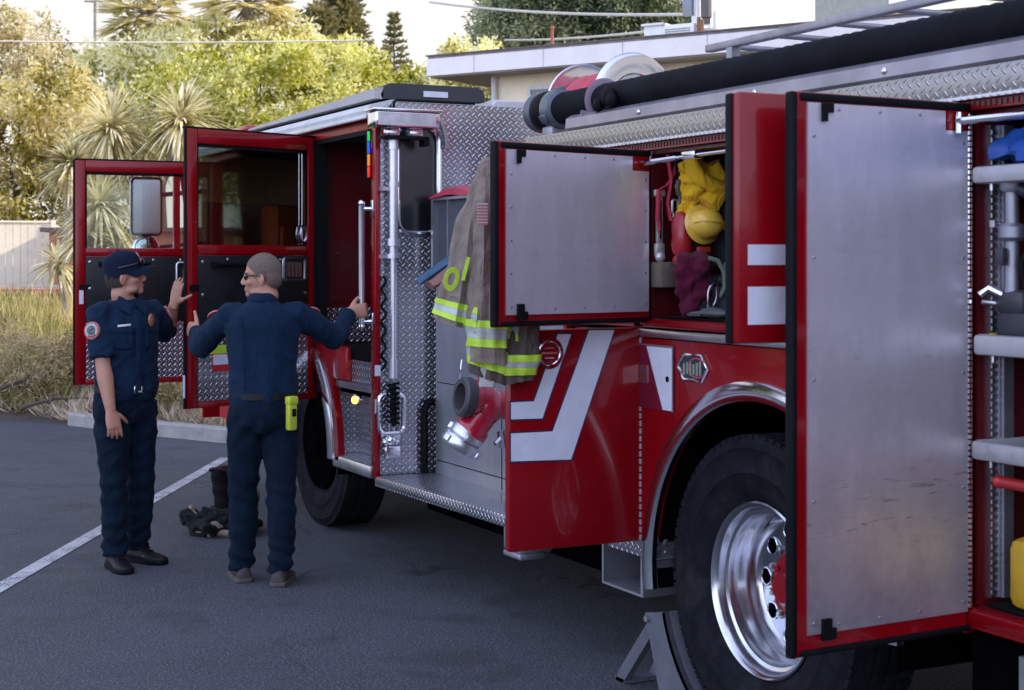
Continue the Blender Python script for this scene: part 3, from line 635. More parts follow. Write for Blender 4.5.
# fuel flap, hexagon badge on the body side
ff = skin('fuel_flap', basic('maroon flap', (.16, .01, .03), .3, coat=.4), lambda b: b.box(-.006, .0, 5.10, 5.37, 1.125, 1.375, .003))
skin('white_flash', WHITE_R, lambda b: b.prism([(5.29, 1.370), (5.105, 1.370), (5.105, 1.13), (5.17, 1.13)], YZ(-.0085), .002), ff)
skin('data_plate', ALU, lambda b: (b.box(-.010, -.006, 5.285, 5.355, 1.225, 1.295),), ff)
skin('flap_edge', ALUDULL, lambda b: (b.box(-.009, -.0062, 5.098, 5.372, 1.372, 1.378), b.box(-.009, -.0062, 5.096, 5.101, 1.125, 1.372)), ff)
skin('key_slot', BLACK, lambda b: b.bolt((-.0086, 5.135, 1.25), (-1, 0, 0), .012, .004), ff)
hexp = [(4.86, 1.305), (4.90, 1.352), (5.02, 1.352), (5.06, 1.305), (5.02, 1.258), (4.90, 1.258)]
bd = skin('badge', CHROME, lambda b: b.tube([(-.006, y, z) for y, z in hexp], .0065, 8, closed=True))
skin('badge_field', basic('black badge field', (.01, .014, .02), .25, coat=.6), lambda b: b.prism(hexp, YZ(-.006), .005), bd)
def strokes(b):
    for k in range(6): b.box(-.0085, -.0062, 5.025 - k * .022, 5.012 - k * .022, 1.275 + .004 * (k % 2), 1.318 + .006 * (k % 3))
skin('badge_lettering', basic('grey green lettering', (.22, .26, .20), .4), strokes, bd)
skin('badge_swoosh', basic('pink red swoosh', (.5, .05, .10), .4), lambda b: b.tube([(-.0075, 4.93 + .055 * math.cos(t), 1.305 + .036 * math.sin(t)) for t in np.linspace(-2.2, 2.4, 20)], .003, 6), bd)

# ---- cab doors
def cab_door(hy, d, w, z0, z1, gl, split=None, stickers=True):
    zg0, zg1 = 1.80, z1 - .085
    M = dmat(hy, d); fw = .075
    b = MB()
    b.box(0, fw, -.03, .03, z0, z1, .006); b.box(w - fw, w, -.01, .03, z0, z1, .010)
    b.box(fw, w - fw, -.03, .03, zg1, z1, .006); b.box(fw, w - fw, -.03, .03, zg0 - .055, zg0, .006); b.box(fw, w - fw, -.03, .022, z0, zg0 - .055, .004)
    b.box(fw, w - fw, .022, .03, z0, z0 + .035, .003)
    o = b.build('cab_door', RED, eng, M=M)
    dpart('rubber_seal', BLACK, lambda b: (b.box(w - .001, w + .010, .004, .026, z0, z1, .004), b.box(0, w, -.02, .02, z1 - .002, z1 + .012, .004)), o)
    dpart('window_pane', gl, lambda b: b.box(fw, w - fw, -.005, .002, zg0, zg1), o)
    def trimf(b):
        b.box(fw, fw + .018, .003, .02, zg0, zg1); b.box(w - fw - .012, w - fw, .003, .02, zg0, zg1); b.box(fw, w - fw, .003, .02, zg1 - .018, zg1 + .0)
    dpart('window_rubber', BLACK, trimf, o)
    pn = dpart('inner_panel', BLKPANEL, lambda b: b.box(fw, w - fw, .0225, .034, 1.27, zg0 - .062, .005), o)
    for x, z, r_ in [(x, z, .011) for x in (fw + .03, w - fw - .03) for z in (1.31, 1.51, 1.70)] + [(x, zg0 - .085, .009) for x in (.3, .5, .7)]:
        dpart('panel_screw', ALU, lambda b: b.bolt((x, .034, z), (0, 1, 0), r_, .006), pn)
    def hnd(b):
        cx, cz = fw + .12, 1.655
        b.tube([(cx + x, .038, cz + z) for x, z in rrect(.17, .135, .02, 4)], .010, 8, closed=True)
        for k in range(4): b.box(cx - .055 + k * .03, cx - .038 + k * .03, .034, .042, cz - .045, cz + .045)
    if d[1] != 0: dpart('handle_recess', ALU, hnd, o)
    else:
        def hnd2(b):
            cx, cz = fw + .18, 1.60
            b.tube([(cx + x, .038, cz + z) for x, z in rrect(.15, .19, .02, 4)], .010, 8, closed=True); b.box(cx - .03, cx + .03, .034, .042, cz - .05, cz + .05)
        dpart('handle_recess', ALU, hnd2, o)
    dpart('pull_bar', BLACK, lambda b: (b.tube([(w - fw - .10, .065, 1.685), (w - fw - .45, .065, 1.690)], .014, 10), b.box(w - fw - .12, w - fw - .09, .034, .065, 1.67, 1.70), b.box(w - fw - .46, w - fw - .43, .034, .065, 1.67, 1.70)), o)
    dpart('tread_plate_panel', PL_XZ, lambda b: b.box(fw + .004, w - fw - .004, .0225, .027, z0 + .038, 1.265), o)
    if stickers:
        dpart('red_sticker', basic('red reflective tape', (.45, .02, .03), .4), lambda b: b.box(w - fw - .27, w - fw - .005, .0275, .0285, 1.12, 1.235), o)
        dpart('lime_sticker', LIME, lambda b: b.prism([(w - fw - .27, 1.235), (w - fw - .13, 1.235), (w - fw - .20, 1.12), (w - fw - .27, 1.12)], FM(.0287), .0008), o)
    return o
crew = cab_door(9.285, (-.927, -.375), .985, .855, 2.47, GL_DOOR, stickers=False)
w_ = .985; fw_ = .075
dpart('warning_label', basic('red reflective tape', (.45, .02, .03), .4), lambda b: b.box(w_ - fw_ - .26, w_ - fw_ - .10, .0272, .0280, 1.06, 1.20), crew)
dpart('warning_label', LIME, lambda b: b.box(w_ - fw_ - .22, w_ - fw_ - .06, .0282, .0288, 1.165, 1.215), crew)
dpart('warning_label', WHITE_R, lambda b: b.box(w_ - fw_ - .22, w_ - fw_ - .11, .0290, .0295, 1.10, 1.16), crew)
dpart('small_label', WHITE_R, lambda b: b.box(.40, .44, .0342, .0348, 1.63, 1.70), crew)
dpart('window_latch', CHROME, lambda b: (b.tube([(.105 + math.cos(t) * .022, .02, 1.87 + math.sin(t) * .055) for t in np.linspace(0, 2 * PI, 16, endpoint=False)], .008, 6, closed=True), b.box(.095, .115, .012, .02, 1.81, 2.38)), crew)
frt = cab_door(11.44, (-1, 0), 1.06, .82, 2.43, GL_CLEAR)
dpart('quarter_light_bar', RED, lambda b: (b.box(.30, .345, -.02, .02, 1.80, 2.35), b.prism([(.24, 2.35), (.30, 2.35), (.22, 1.8), (.20, 1.8)], FM(-.01), .02)), frt)
dpart('edge_reflector', WHITE_R, lambda b: b.box(1.0, 1.03, .0305, .032, 1.40, 1.50), frt)
dpart('edge_latch', BLACK, lambda b: (b.box(.955, 1.03, .0302, .036, 1.50, 1.54),), frt)
dpart('edge_latch', BLACK, lambda b: (b.box(.905, .97, .0302, .036, 1.53, 1.57),), crew)
dpart('edge_reflector', WHITE_R, lambda b: b.box(w_ + .0105, w_ + .013, .006, .024, .92, 1.05), crew)
# wing mirror ahead of the front door
mr = skin('mirror', basic('mirror back white', (.80, .80, .78), .35, emit=None), lambda b: b.box(-.56, -.33, 11.86, 11.95, 1.90, 2.34, .035))
skin('mirror_face', basic('pale mirror face', (.86, .86, .85), .25, 0, .03, 4, coat=.3), lambda b: b.box(-.545, -.345, 11.853, 11.8595, 1.92, 2.32, .004), mr)  # white paint stands in for what the glass would reflect
skin('mirror_frame', BLACK, lambda b: b.tube([(x - .445, 11.857, 2.12 + z) for x, z in rrect(.225, .43, .035, 5)], .008, 8, closed=True), mr)
skin('convex_mirror', basic('mirror glass', (.8, .82, .84), .03, 1.0, .0), lambda b: b.ell((-.445, 11.88, 1.80), (.105, .035, .105), seg=28, rng=16), mr)
skin('mirror_arm', BLACK, lambda b: (b.tube([(-.445, 11.95, 2.2), (-.445, 12.0, 2.2), (.02, 12.0, 2.25)], .018), b.tube([(-.445, 11.92, 1.8), (-.445, 12.0, 1.8), (.02, 12.0, 1.85)], .014), b.tube([(-.445, 12.0, 1.75), (-.445, 12.0, 2.3)], .018)), mr)

# ---- roof load: trough rail, hose reel flanges
rl = MB(); prof = [(.035, 2.268), (.020, 2.28), (.024, 2.322), (.05, 2.339), (.26, 2.339), (.29, 2.32), (.29, 2.268)]
rl.loft([[Vector((x, y, z)) for x, z in prof] for y in (BY0, 6.02)])
rl.box(.06, .26, BY0, 5.8, 2.236, 2.268)
rail = rl.build('hose_trough', basic('grey anodised rail', (.30, .28, .31), .36, .7, .2, 4, dirt=.3), eng)
skin('rail_bolt', CHROME, lambda b: [b.bolt((.022, y, 2.30), (-1, 0, 0), .012) for y in (5.4, 4.6, 3.9)], rail)
skin('ladder_beam', ALUDULL, lambda b: (b.box(.40, .44, BY0, 5.5, 2.572, 2.602, .004), b.box(.86, .90, BY0, 5.5, 2.572, 2.602, .004), [b.tube([(.44, y, 2.587), (.86, y, 2.587)], .012) for y in np.arange(1.2, 5.4, .35)], b.box(.40, .44, 5.30, 5.34, 2.23, 2.572), b.box(.40, .44, 2.0, 2.04, 2.23, 2.572)))
skin('hose_bed_wall', ALUDULL, lambda b: (b.box(1.10, 1.14, BY0, 5.6, 2.235, 2.52), b.box(2.2, 2.24, BY0, 5.6, 2.235, 2.55)))
def reel():
    c0, c1 = Vector((1.0, 7.085, 2.55)), Vector((1.0, 7.615, 2.55)); ax = (0, -1, 0)
    core = MB().lathe([(.09, 0), (.09, .53)], frame(c1, ax), 28).build('hose_reel', DARK, eng)
    for c, s in ((c0, 1), (c1, -1)):
        f = MB().lathe([(.02, .02), (.06, .02), (.065, .004), (.13, .002), (.14, .012), (.222, .016), (.242, .010), (.248, .0), (.242, -.008), (.222, -.004), (.14, -.006), (.02, -.006)], frame(c, (0, -s, 0)), 48)
        f.build('reel_flange', CHROME, core)
    MB().lathe([(.10, .01), (.165, .01), (.175, .06), (.172, .12), (.175, .20), (.170, .28), (.175, .36), (.172, .44), (.165, .52), (.10, .52)], frame(c1, ax), 40).noise(.006, 18).build('wound_hose', basic('pink red reel hose', (.5, .03, .06), .45, 0, .2, 30, .6, 60), core)
    skin('reel_stand', ALUDULL, lambda b: (b.box(.85, 1.15, 7.05, 7.65, 2.06, 2.42, .01), b.box(.97, 1.03, 7.03, 7.05, 2.3, 2.62), b.box(.97, 1.03, 7.65, 7.67, 2.3, 2.62)), core)
reel()
# trays on slides and the upright tracks inside the tall locker
skin('upright_track', ALU, lambda b: (b.box(.072, .105, 3.486, 3.4965, .72, 2.10), [b.box(.074, .103, 3.482, 3.4862, .73 + k * .022, .743 + k * .022) for k in range(62)]), lk1)
skin('upright_post', ALUDULL, lambda b: (b.box(.107, .145, 3.47, 3.4965, .72, 2.10)), lk1)
TRAYS = [(1.925, 1.975, 3.478), (1.432, 1.492, 3.472), (1.130, 1.186, 3.480)]
for z0, z1, y1 in TRAYS:
    b = MB(); b.box(-.012, .014, 2.32, y1, z0, z1, .012); b.box(.008, .62, y1 - .012, y1, z0, z1, .003); b.box(.008, .62, 2.32, y1 - .012, z0, z0 + .012); b.box(.60, .62, 2.32, y1 - .012, z0, z1)
    t = b.build('sliding_tray', basic('pale tray paint', (.46, .45, .455), .40, .3, .14, 6, dirt=.45), eng)
    skin('tray_mat', BLACK, lambda b: b.box(.012, .598, 2.34, y1 - .016, z0 + .013, z0 + .03), t)
    skin('tray_catch', ALU, lambda b: b.tube([(.02, y1 - .05, z0), (.02, y1 - .05, z0 - .02)], .006), t)
skin('wall_hook', ALU, lambda b: (b.tube([(.035, 3.44, 1.81), (.06, 3.44, 1.81), (.06, 3.40, 1.81)], .004), b.box(.033, .036, 3.43, 3.45, 1.80, 1.82)))
# ------------------------------------------------------------------ THINGS ON, IN AND UNDER THE ENGINE
def top(name, mat, fn, label, cat, group=None, smooth=35, parent=None):
    b = MB(); fn(b); return tag(b.build(name, mat, parent, smooth=smooth), label, cat, group)
def sub(name, mat, fn, parent, smooth=35):
    b = MB(); fn(b); return b.build(name, mat, parent, smooth=smooth)
# hard suction hose in its trough
hx, hz, hr = .15, 2.395, .072
hose = thing('suction_hose', 'thick black suction hose lying along the roof edge above the open lockers', 'hose', (hx, 3.6, 2.35))
prof = []
for k in range(200):
    y = BY0 + (6.30 - BY0) * k / 199; prof.append((hr + (.003 if k % 2 else -.002), y))
M = Matrix(((1, 0, 0, hx), (0, 0, 1, 0), (0, -1, 0, hz), (0, 0, 0, 1)))
sub('hose_tube', basic('black ribbed hose', (.005, .006, .0085), .7, 0, .35, 5, .1, 60, dirt=.06, spec=.1), lambda b: b.lathe(prof, M, 32, cap=True), hose, 50)
cp = sub('coupling', basic('grey cast coupling', (.13, .145, .17), .42, .5, .2, 9), lambda b: (b.lathe([(.07, 6.27), (.088, 6.275), (.092, 6.30), (.092, 6.345), (.082, 6.36), (.070, 6.37)], M, 36), b.lathe([(.080, 6.46), (.092, 6.47), (.095, 6.50), (.090, 6.515), (.07, 6.535), (.03, 6.55), (0, 6.552)], M, 36),
     [b.box(.084, .104, -.02, .02, 6.29, 6.34, .005, M=M @ Matrix.Rotation(R(a), 4, 'Z')) for a in (30, 150, 270)]), hose)
sub('rubber_collar', BLACK, lambda b: b.lathe([(.07, 6.36), (.088, 6.365), (.094, 6.40), (.09, 6.45), (.075, 6.47)], M, 36), hose)
sub('coupling_cradle', ALUDULL, lambda b: b.box(.10, .20, 6.30, 6.40, 2.262, 2.32, .01), hose)
sub('hose_strap', basic('mauve webbing', (.22, .17, .22), .7), lambda b: b.tube([(hx + math.cos(t) * .078, 5.90, hz + math.sin(t) * .078) for t in np.linspace(R(-60), R(265), 30)] + [(.03, 5.90, 2.33)], [(.022, .004)] * 31, 8, ref=(0, 1, 0)), hose)
sub('clamp_knob', BLACK, lambda b: (b.ell((.055, 5.70, 2.39), (.03, .04, .045)), b.ell((.04, 5.76, 2.36), (.025, .025, .03)), b.ell((.04, 5.65, 2.37), (.025, .025, .03)), b.tube([(.06, 5.70, 2.28), (.06, 5.70, 2.39)], .018)), hose)
# folded red vinyl cover on the crosslays
top('vinyl_cover', basic('red vinyl', (.42, .015, .05), .38, 0, .2, 10, .3, 30, coat=.3), lambda b: (b.loft([[Vector((x, y, z + .022 * math.sin(y * 9) * (1 if i not in (0, 5) else .3))) for i, (x, z) in enumerate(((.285, 2.062), (.29, 2.085), (.33, 2.105), (.9, 2.11), (1.2, 2.085), (1.2, 2.062)))] for y in np.linspace(6.6, 8.14, 30)]), b.noise(.012, 7)),
    'red vinyl cover folded flat on top of the hose slots', 'cover')
# hose ends poking out of the slots
def flat_end(pts, w, t): return lambda b: (b.tube(pts, [(w, t)] * len(pts), 12, ref=(0, 0, 1)), b.noise(.006, 14))
top('hose_end', basic('blue hose jacket', (.035, .085, .15), .8, 0, .25, 14, .3, 160), flat_end([(.8, 7.78, 1.80), (.45, 7.80, 1.78), (.30, 7.80, 1.74), (.22, 7.82, 1.68), (.13, 7.86, 1.61), (.11, 7.87, 1.59)], .075, .022), 'blue flat hose end drooping out of the left slot', 'hose')
top('hose_end', basic('dull brown hose jacket', (.20, .09, .07), .7, 0, .25, 14, .3, 160), flat_end([(.8, 7.50, 1.85), (.45, 7.52, 1.82), (.30, 7.52, 1.76), (.18, 7.55, 1.67), (.08, 7.58, 1.59), (.05, 7.585, 1.575)], .075, .024), 'brown flat hose end hanging out beside the jacket', 'hose')
top('folded_hose', basic('blue hose jacket', (.035, .085, .15), .8), lambda b: (b.ell((.40, 7.80, 1.88), (.09, .08, .035)), b.ell((.40, 7.80, 1.94), (.09, .08, .03)), b.noise(.01, 12)), 'blue folded hose bundle inside the first slot', 'hose')

# turnout coat
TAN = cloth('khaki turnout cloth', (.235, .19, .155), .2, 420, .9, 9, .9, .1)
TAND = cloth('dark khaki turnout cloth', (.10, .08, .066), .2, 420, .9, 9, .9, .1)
cvec = Vector((math.cos(YAW), math.sin(YAW), 0)); dvec = Vector((-math.sin(YAW), math.cos(YAW), 0))
JD = 5.90; JS = JD / 7.55
def jring(pl, pr, yl, yr, th, off=0.0, folds=0.0, nf=5, ph=0.0, n=40, grow_=0.0):
    """a flattened cloth ring between two picture-measured edges"""
    A = at(pl, yl, JD) - cvec * grow_; B = at(pr, yr, JD) + cvec * grow_; out = []
    for j in range(n):
        t = 2 * PI * j / n; u = (1 - math.cos(t)) / 2
        dd = math.sin(t) * (th * JS * .85 + grow_) + folds * JS * math.sin(nf * u * PI * 2 + ph) * abs(math.sin(t))
        out.append(A.lerp(B, u) + dvec * (off * JS * .6 - dd))
    return out
def lerp_rings(rows, t):
    for i in range(len(rows) - 1):
        if rows[i][0] <= t <= rows[i + 1][0]:
            k = (t - rows[i][0]) / (rows[i + 1][0] - rows[i][0]); return [a * (1 - k) + c * k for a, c in zip(rows[i][1:], rows[i + 1][1:])]
    return rows[-1][1:]
def garment(rows, mat, name, parent, bands, nf=5, ph=0.0, bandname='reflective_stripe', seed=0):
    def ring(t, g_=0.0):
        pl, pr, yl, yr, th, off, fo = lerp_rings(rows, t); return jring(pl, pr, yl, yr, th, off, fo, nf, ph + t * 1.2, grow_=g_)
    T0, T1 = rows[0][0], rows[-1][0]
    b = MB(); b.loft([ring(t) for t in np.linspace(T0, T1, 80)]); b.recalc(); b.noise(.020, 7, seed)
    o = b.build(name, mat, parent, smooth=60)
    for t0, t1, m in bands:
        b = MB(); b.loft([ring(t, .009) for t in np.linspace(t0, t1, 8)], cap=False); b.recalc(); b.noise(.020, 7, seed); b.build(bandname, m, o, smooth=60)
    return o
coat = thing('turnout_coat', 'khaki firefighter coat with lime and silver bands hanging behind a locker door edge', 'coat', at(485, 380, JD))
rows = [(0, 484, 492, 158, 158, .015, .02, 0), (.07, 478, 498, 172, 170, .035, .02, .003), (.16, 468, 506, 190, 188, .06, .02, .008), (.35, 455, 512, 222, 226, .085, .02, .014), (.6, 447, 516, 262, 268, .095, .02, .02), (.85, 438, 518, 298, 318, .10, .02, .024), (1.0, 432, 520, 316, 348, .10, .02, .028)]
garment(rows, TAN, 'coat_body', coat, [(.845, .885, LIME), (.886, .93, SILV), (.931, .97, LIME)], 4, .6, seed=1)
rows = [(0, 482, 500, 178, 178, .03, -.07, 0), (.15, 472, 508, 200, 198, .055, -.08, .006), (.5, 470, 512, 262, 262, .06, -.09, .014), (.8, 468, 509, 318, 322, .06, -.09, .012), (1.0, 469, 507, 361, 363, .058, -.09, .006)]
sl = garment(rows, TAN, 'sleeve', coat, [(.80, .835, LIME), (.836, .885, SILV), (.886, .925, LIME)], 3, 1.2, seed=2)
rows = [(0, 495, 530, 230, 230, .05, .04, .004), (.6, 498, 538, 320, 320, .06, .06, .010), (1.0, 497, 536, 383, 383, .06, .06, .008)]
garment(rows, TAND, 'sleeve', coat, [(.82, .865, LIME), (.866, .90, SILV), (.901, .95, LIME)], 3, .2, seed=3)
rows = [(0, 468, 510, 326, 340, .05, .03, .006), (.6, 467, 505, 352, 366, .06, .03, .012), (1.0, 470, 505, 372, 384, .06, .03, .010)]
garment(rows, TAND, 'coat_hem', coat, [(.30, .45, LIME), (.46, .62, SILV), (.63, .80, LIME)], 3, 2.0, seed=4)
b = MB(); p0 = at(487, 365, JD - .01); b.box(-.028, .028, -.016, .016, -.085, .05, .010, M=frame(p0, (0, 0, 1), cvec)); b.noise(.008, 20); b.build('white_pull_strap', basic('off white webbing', (.40, .38, .37), .8), coat)
FACE = Matrix(((cvec.x, 0, -dvec.x, 0), (cvec.y, 0, -dvec.y, 0), (0, 1, 0, 0), (0, 0, 0, 1)))
def on_coat(px, py, off): return Matrix.Translation(at(px, py, JD) - dvec * off) @ FACE
for ch, px, py in (('O', 452, 280), ('I', 466, 270)):
    me = text_mesh(ch, .115, .002); me.transform(on_coat(px, py, .080) @ Matrix.Rotation(R(-14), 4, 'Z') @ Matrix.Rotation(R(24 if ch == 'O' else 8), 4, 'Y') @ Matrix.Diagonal((.62, 1, 1, 1))); link('yellow_letter', me, LIME, coat, smooth=0)
fl_ = MB(); Mf = on_coat(483, 215, .112) @ Matrix.Diagonal((.78, .78, 1, 1))
for k in range(7): fl_.box(-.025, .025, -.05 + k * .0145, -.05 + k * .0145 + .0072, 0, .002, M=Mf)
fl_.build('flag_stripes', basic('faded red thread', (.35, .09, .08), .8), coat); MB().box(-.026, .026, -.052, .052, -.002, -.0003, M=Mf).build('flag_patch', basic('off white webbing', (.40, .38, .37), .8), coat)

# ---- inside the upper locker
def I(px, py, x):
    """point in the plane x of the engine seen at this pixel"""
    t = (px - 512) / FPX; v = x + 3.2; s = v * (.8972 - .4415 * t) / (.8972 * t + .4415); D = .8972 * s + .4415 * v
    return Vector((x, s, 1.7 - (py - 262) / FPX * D))
COATY = cloth('yellow brush coat', (.74, .43, .02), .16, 300, 1.0, 8, .85, .15)
def ycoat(b):
    rings = []
    for k in range(60):
        t = k / 59; z = 2.115 - .27 * t; w = .035 + .065 * min(1, t * 2.6); cx = .13 + .04 * min(1, t * 2)
        rings.append([Vector((cx + math.cos(a) * w * (1 + .12 * math.sin(3 * a + 4 * t)), 5.17 + math.sin(a) * (.035 + .03 * t) * (1 + .2 * math.sin(5 * a)), z + .015 * math.sin(2 * a))) for a in np.linspace(0, 2 * PI, 60, endpoint=False)])
    b.loft(rings); b.tube([(.10, 5.13, 2.10), (.12, 5.12, 2.04), (.17, 5.11, 2.0), (.25, 5.12, 1.98)], [.02, .035, .045, .04], 14); b.tube([(.20, 5.13, 2.08), (.22, 5.12, 2.0), (.15, 5.11, 1.92)], [.025, .04, .04], 14)
    b.recalc(); b.noise(.034, 17, 4)
top('brush_coat', COATY, ycoat, 'yellow cloth coat hung in the open locker above the helmet', 'coat', smooth=60)
hm = thing('helmet', 'yellow helmet hanging brim outwards in the open locker', 'helmet', (.12, 5.07, 1.78))
HM = Matrix.Translation((.125, 5.085, 1.845)) @ Matrix.Rotation(R(-20), 4, 'Z') @ Matrix.Rotation(R(80), 4, 'X') @ Matrix.Rotation(R(25), 4, 'Y') @ Matrix.Scale(.56, 4)
HY = basic('yellow helmet shell', (.74, .47, .06), .28, 0, .08, 10, coat=.4, dirt=.2)
sub('shell', HY, lambda b: (b.lathe([(0, .135), (.04, .130), (.08, .105), (.098, .07), (.105, .02), (.106, .0), (.102, .0), (.09, .05), (.07, .08), (0, .10)], HM @ Matrix.Diagonal((1.1, 1.0, 1, 1)), 36),), hm, 60)
sub('brim', HY, lambda b: b.lathe([(.104, .002), (.135, -.012), (.138, -.018), (.105, -.008)], HM @ Matrix.Diagonal((1.1, 1.0, 1, 1)), 36), hm, 60)
sub('ridge', HY, lambda b: b.tube([HM @ Vector((math.sin(t) * .118, 0, math.cos(t) * .138)) for t in np.linspace(-1.3, 1.3, 16)], .008, 8), hm)
top('fire_shelter_pouch', basic('red enamel pouch', (.34, .008, .015), .4, 0, .2, 8, .2, 40, coat=.3), lambda b: (b.ell((.068, 5.16, 1.80), (.042, .05, .10)), b.box(.03, .13, 5.12, 5.18, 1.68, 1.73, .02), b.recalc(), b.noise(.012, 12)), 'red rounded pouch tucked below the yellow helmet', 'pouch')
MAR = cloth('maroon bag cloth', (.085, .007, .026), .25, 300, .6, 8, .8, .2)
bg = thing('gear_bag', 'maroon drawstring bag slumped on the floor of the open locker', 'bag', (.07, 5.06, 1.49))
sub('sack', MAR, lambda b: (b.loft([[Vector((cx + math.cos(a) * r * (1 + .14 * math.sin(3 * a)), 5.06 + math.sin(a) * r * .8, z)) for a in np.linspace(0, 2 * PI, 30, endpoint=False)] for z, r, cx in [(np.interp(q, (1.492, 1.58, 1.64, 1.70, 1.74), (1.492, 1.58, 1.64, 1.70, 1.74)), np.interp(q, (1.492, 1.52, 1.58, 1.64, 1.69, 1.72, 1.74), (.03, .045, .055, .066, .070, .06, .03)), np.interp(q, (1.492, 1.74), (.05, .078))) for q in np.linspace(1.492, 1.74, 30)]]), b.recalc(), b.noise(.040, 17, 2)), bg, 60)
sub('cord', basic('sage green cord', (.16, .20, .13), .7), lambda b: b.tube([(.09, 5.0, 1.715), (.125, 4.99, 1.705), (.155, 4.99, 1.66), (.155, 4.99, 1.60), (.13, 4.99, 1.565)], .009, 8), bg)
sub('carabiner', CHROME, lambda b: b.tube([Vector((.10 + x * .8, 4.985, 1.575 + x * .9 + z)) for x, z in rrect(.05, .09, .02, 4)], .006, 8, closed=True), bg)
lt = thing('chain_tool', 'pale ratchet tool hanging by a red strap in the locker corner', 'tool', (.03, 5.26, 1.72))
sub('tool_bar', basic('pale worn steel', (.50, .48, .44), .4, .6, .2, 12), lambda b: (b.box(.018, .044, 5.25, 5.268, 1.77, 1.96, .005), b.box(.008, .054, 5.245, 5.272, 1.955, 1.985, .008), b.box(.010, .052, 5.245, 5.272, 1.72, 1.775, .01), b.ell((.03, 5.25, 1.72), (.022, .018, .022))), lt)
sub('slot', BLACK, lambda b: b.box(.027, .034, 5.246, 5.25, 1.79, 1.94), lt)
sub('red_strap', basic('red webbing', (.40, .02, .05), .7), lambda b: (b.tube([(.11, 5.25, 2.12), (.085, 5.24, 2.04), (.05, 5.235, 2.0), (.01, 5.235, 1.98), (.004, 5.235, 1.86)], [(.014, .003)] * 5, 8), b.tube([(.02, 5.24, 1.98), (.012, 5.235, 1.87), (.016, 5.235, 1.82)], [(.011, .004)] * 3, 8)), lt)
for x, l in ((.085, 'dark strap hanging nearest the pale tool'), (.115, 'dark strap hanging nearest the yellow coat')):
    top('black_strap', BLACK, lambda b: (b.tube([(x, 5.22, 2.12), (x + .004, 5.21, 2.0), (x - .003, 5.22, 1.84)], [(.013, .004)] * 3, 8), b.box(x - .013, x + .013, 5.205, 5.23, 1.82, 1.85, .005)), l, 'strap', 'black straps hung in the locker')
top('metal_clip', ALU, lambda b: (b.tube([Vector((.066 + x, 5.20, 1.915 + z)) for x, z in rrect(.025, .055, .01, 4)], .005, 8, closed=True), b.box(.055, .078, 5.195, 5.204, 1.85, 1.89, .004)), 'small silver clip hanging between the locker straps', 'clip')
top('carton', basic('brown grey carton', (.13, .105, .08), .8, 0, .2, 9), lambda b: b.box(.015, .09, 5.22, 5.30, 1.60, 1.70, .006), 'brown box below the pale tool in the upper locker', 'box')
top('equipment_case', basic('slate blue case', (.045, .055, .075), .5, 0, .2, 9, .1, 80), lambda b: (b.box(.155, .36, 4.98, 5.22, 1.492, 1.61, .02), b.box(.155, .36, 4.985, 5.215, 1.612, 1.65, .02), b.box(.20, .28, 4.965, 4.98, 1.57, 1.60, .006)), 'slate blue hard case behind the maroon bag', 'case')
top('work_glove', basic('grey glove leather', (.075, .08, .085), .75, 0, .25, 12, .4, 50), lambda b: (b.ell((.06, 4.90, 1.508), (.05, .09, .018)), [b.tube([(.035 + .018 * k, 4.96, 1.508), (.025 + .020 * k, 5.05 - .01 * abs(k - 1.5), 1.505)], [.012, .009], 8) for k in range(4)], b.tube([(.10, 4.90, 1.51), (.14, 4.95, 1.505)], [.014, .011], 8), b.noise(.008, 20)), 'grey glove lying flat at the front of the locker floor', 'glove')
top('black_coat', cloth('charcoal coat cloth', (.02, .023, .03), .3, 300, .6, 7), lambda b: (b.loft([[Vector((.275 + math.cos(a) * w, 5.12 + math.sin(a) * .08, z)) for a in np.linspace(0, 2 * PI, 24, endpoint=False)] for z, w in ((2.10, .03), (2.0, .055), (1.8, .06), (1.69, .06))]), b.recalc(), b.noise(.02, 9, 7)), 'charcoal coat hanging behind the yellow one', 'coat', smooth=60)
top('amber_tag', basic('amber plastic', (.65, .28, .02), .4), lambda b: b.box(.205, .232, 5.02, 5.035, 1.835, 1.88, .005), 'small amber tag on the charcoal coat', 'tag')
top('screwdriver', basic('red plastic handle', (.5, .04, .03), .4), lambda b: b.box(.11, .17, 5.10, 5.12, 1.735, 1.76, .006), 'red plastic screwdriver grip showing above the maroon bag', 'screwdriver')
top('equipment_box', basic('dark grey drum', (.05, .055, .065), .6), lambda b: b.box(.38, .62, 4.2, 4.9, 1.492, 1.85, .03), 'dark grey equipment box deep in the upper locker', 'equipment box')

top('breathing_hose', BLACK, lambda b: (b.tube([(.235, 5.04, 2.02), (.215, 5.0, 1.94), (.225, 4.99, 1.84), (.205, 5.0, 1.75), (.225, 5.02, 1.69)], .014, 10), b.tube([(.25, 5.03, 1.98), (.24, 4.99, 1.86), (.255, 5.0, 1.76)], .012, 10)), 'black corrugated hose looping down beside the yellow helmet', 'hose')
top('rope_coil', basic('olive grey rope', (.10, .105, .08), .85, 0, .3, 40, .5, 120), lambda b: [b.tube([(.215 + math.cos(t) * (.05 + .004 * k), 4.97 + .006 * k, 1.665 + math.sin(t) * (.035 + .003 * k)) for t in np.linspace(0, 2 * PI, 28, endpoint=False)], .006, 6, closed=True) for k in range(5)], 'olive grey rope coil lying against the slate blue case', 'rope')
top('multi_tool', basic('worn dark steel', (.16, .16, .17), .4, .8, .3, 14), lambda b: (b.box(.074, .082, 5.18, 5.19, 1.70, 1.98, .002), b.box(.062, .094, 5.175, 5.192, 1.96, 2.02, .004), b.ell((.078, 5.18, 1.70), (.016, .012, .02))), 'narrow dark steel bar hanging beside the silver clip', 'tool')
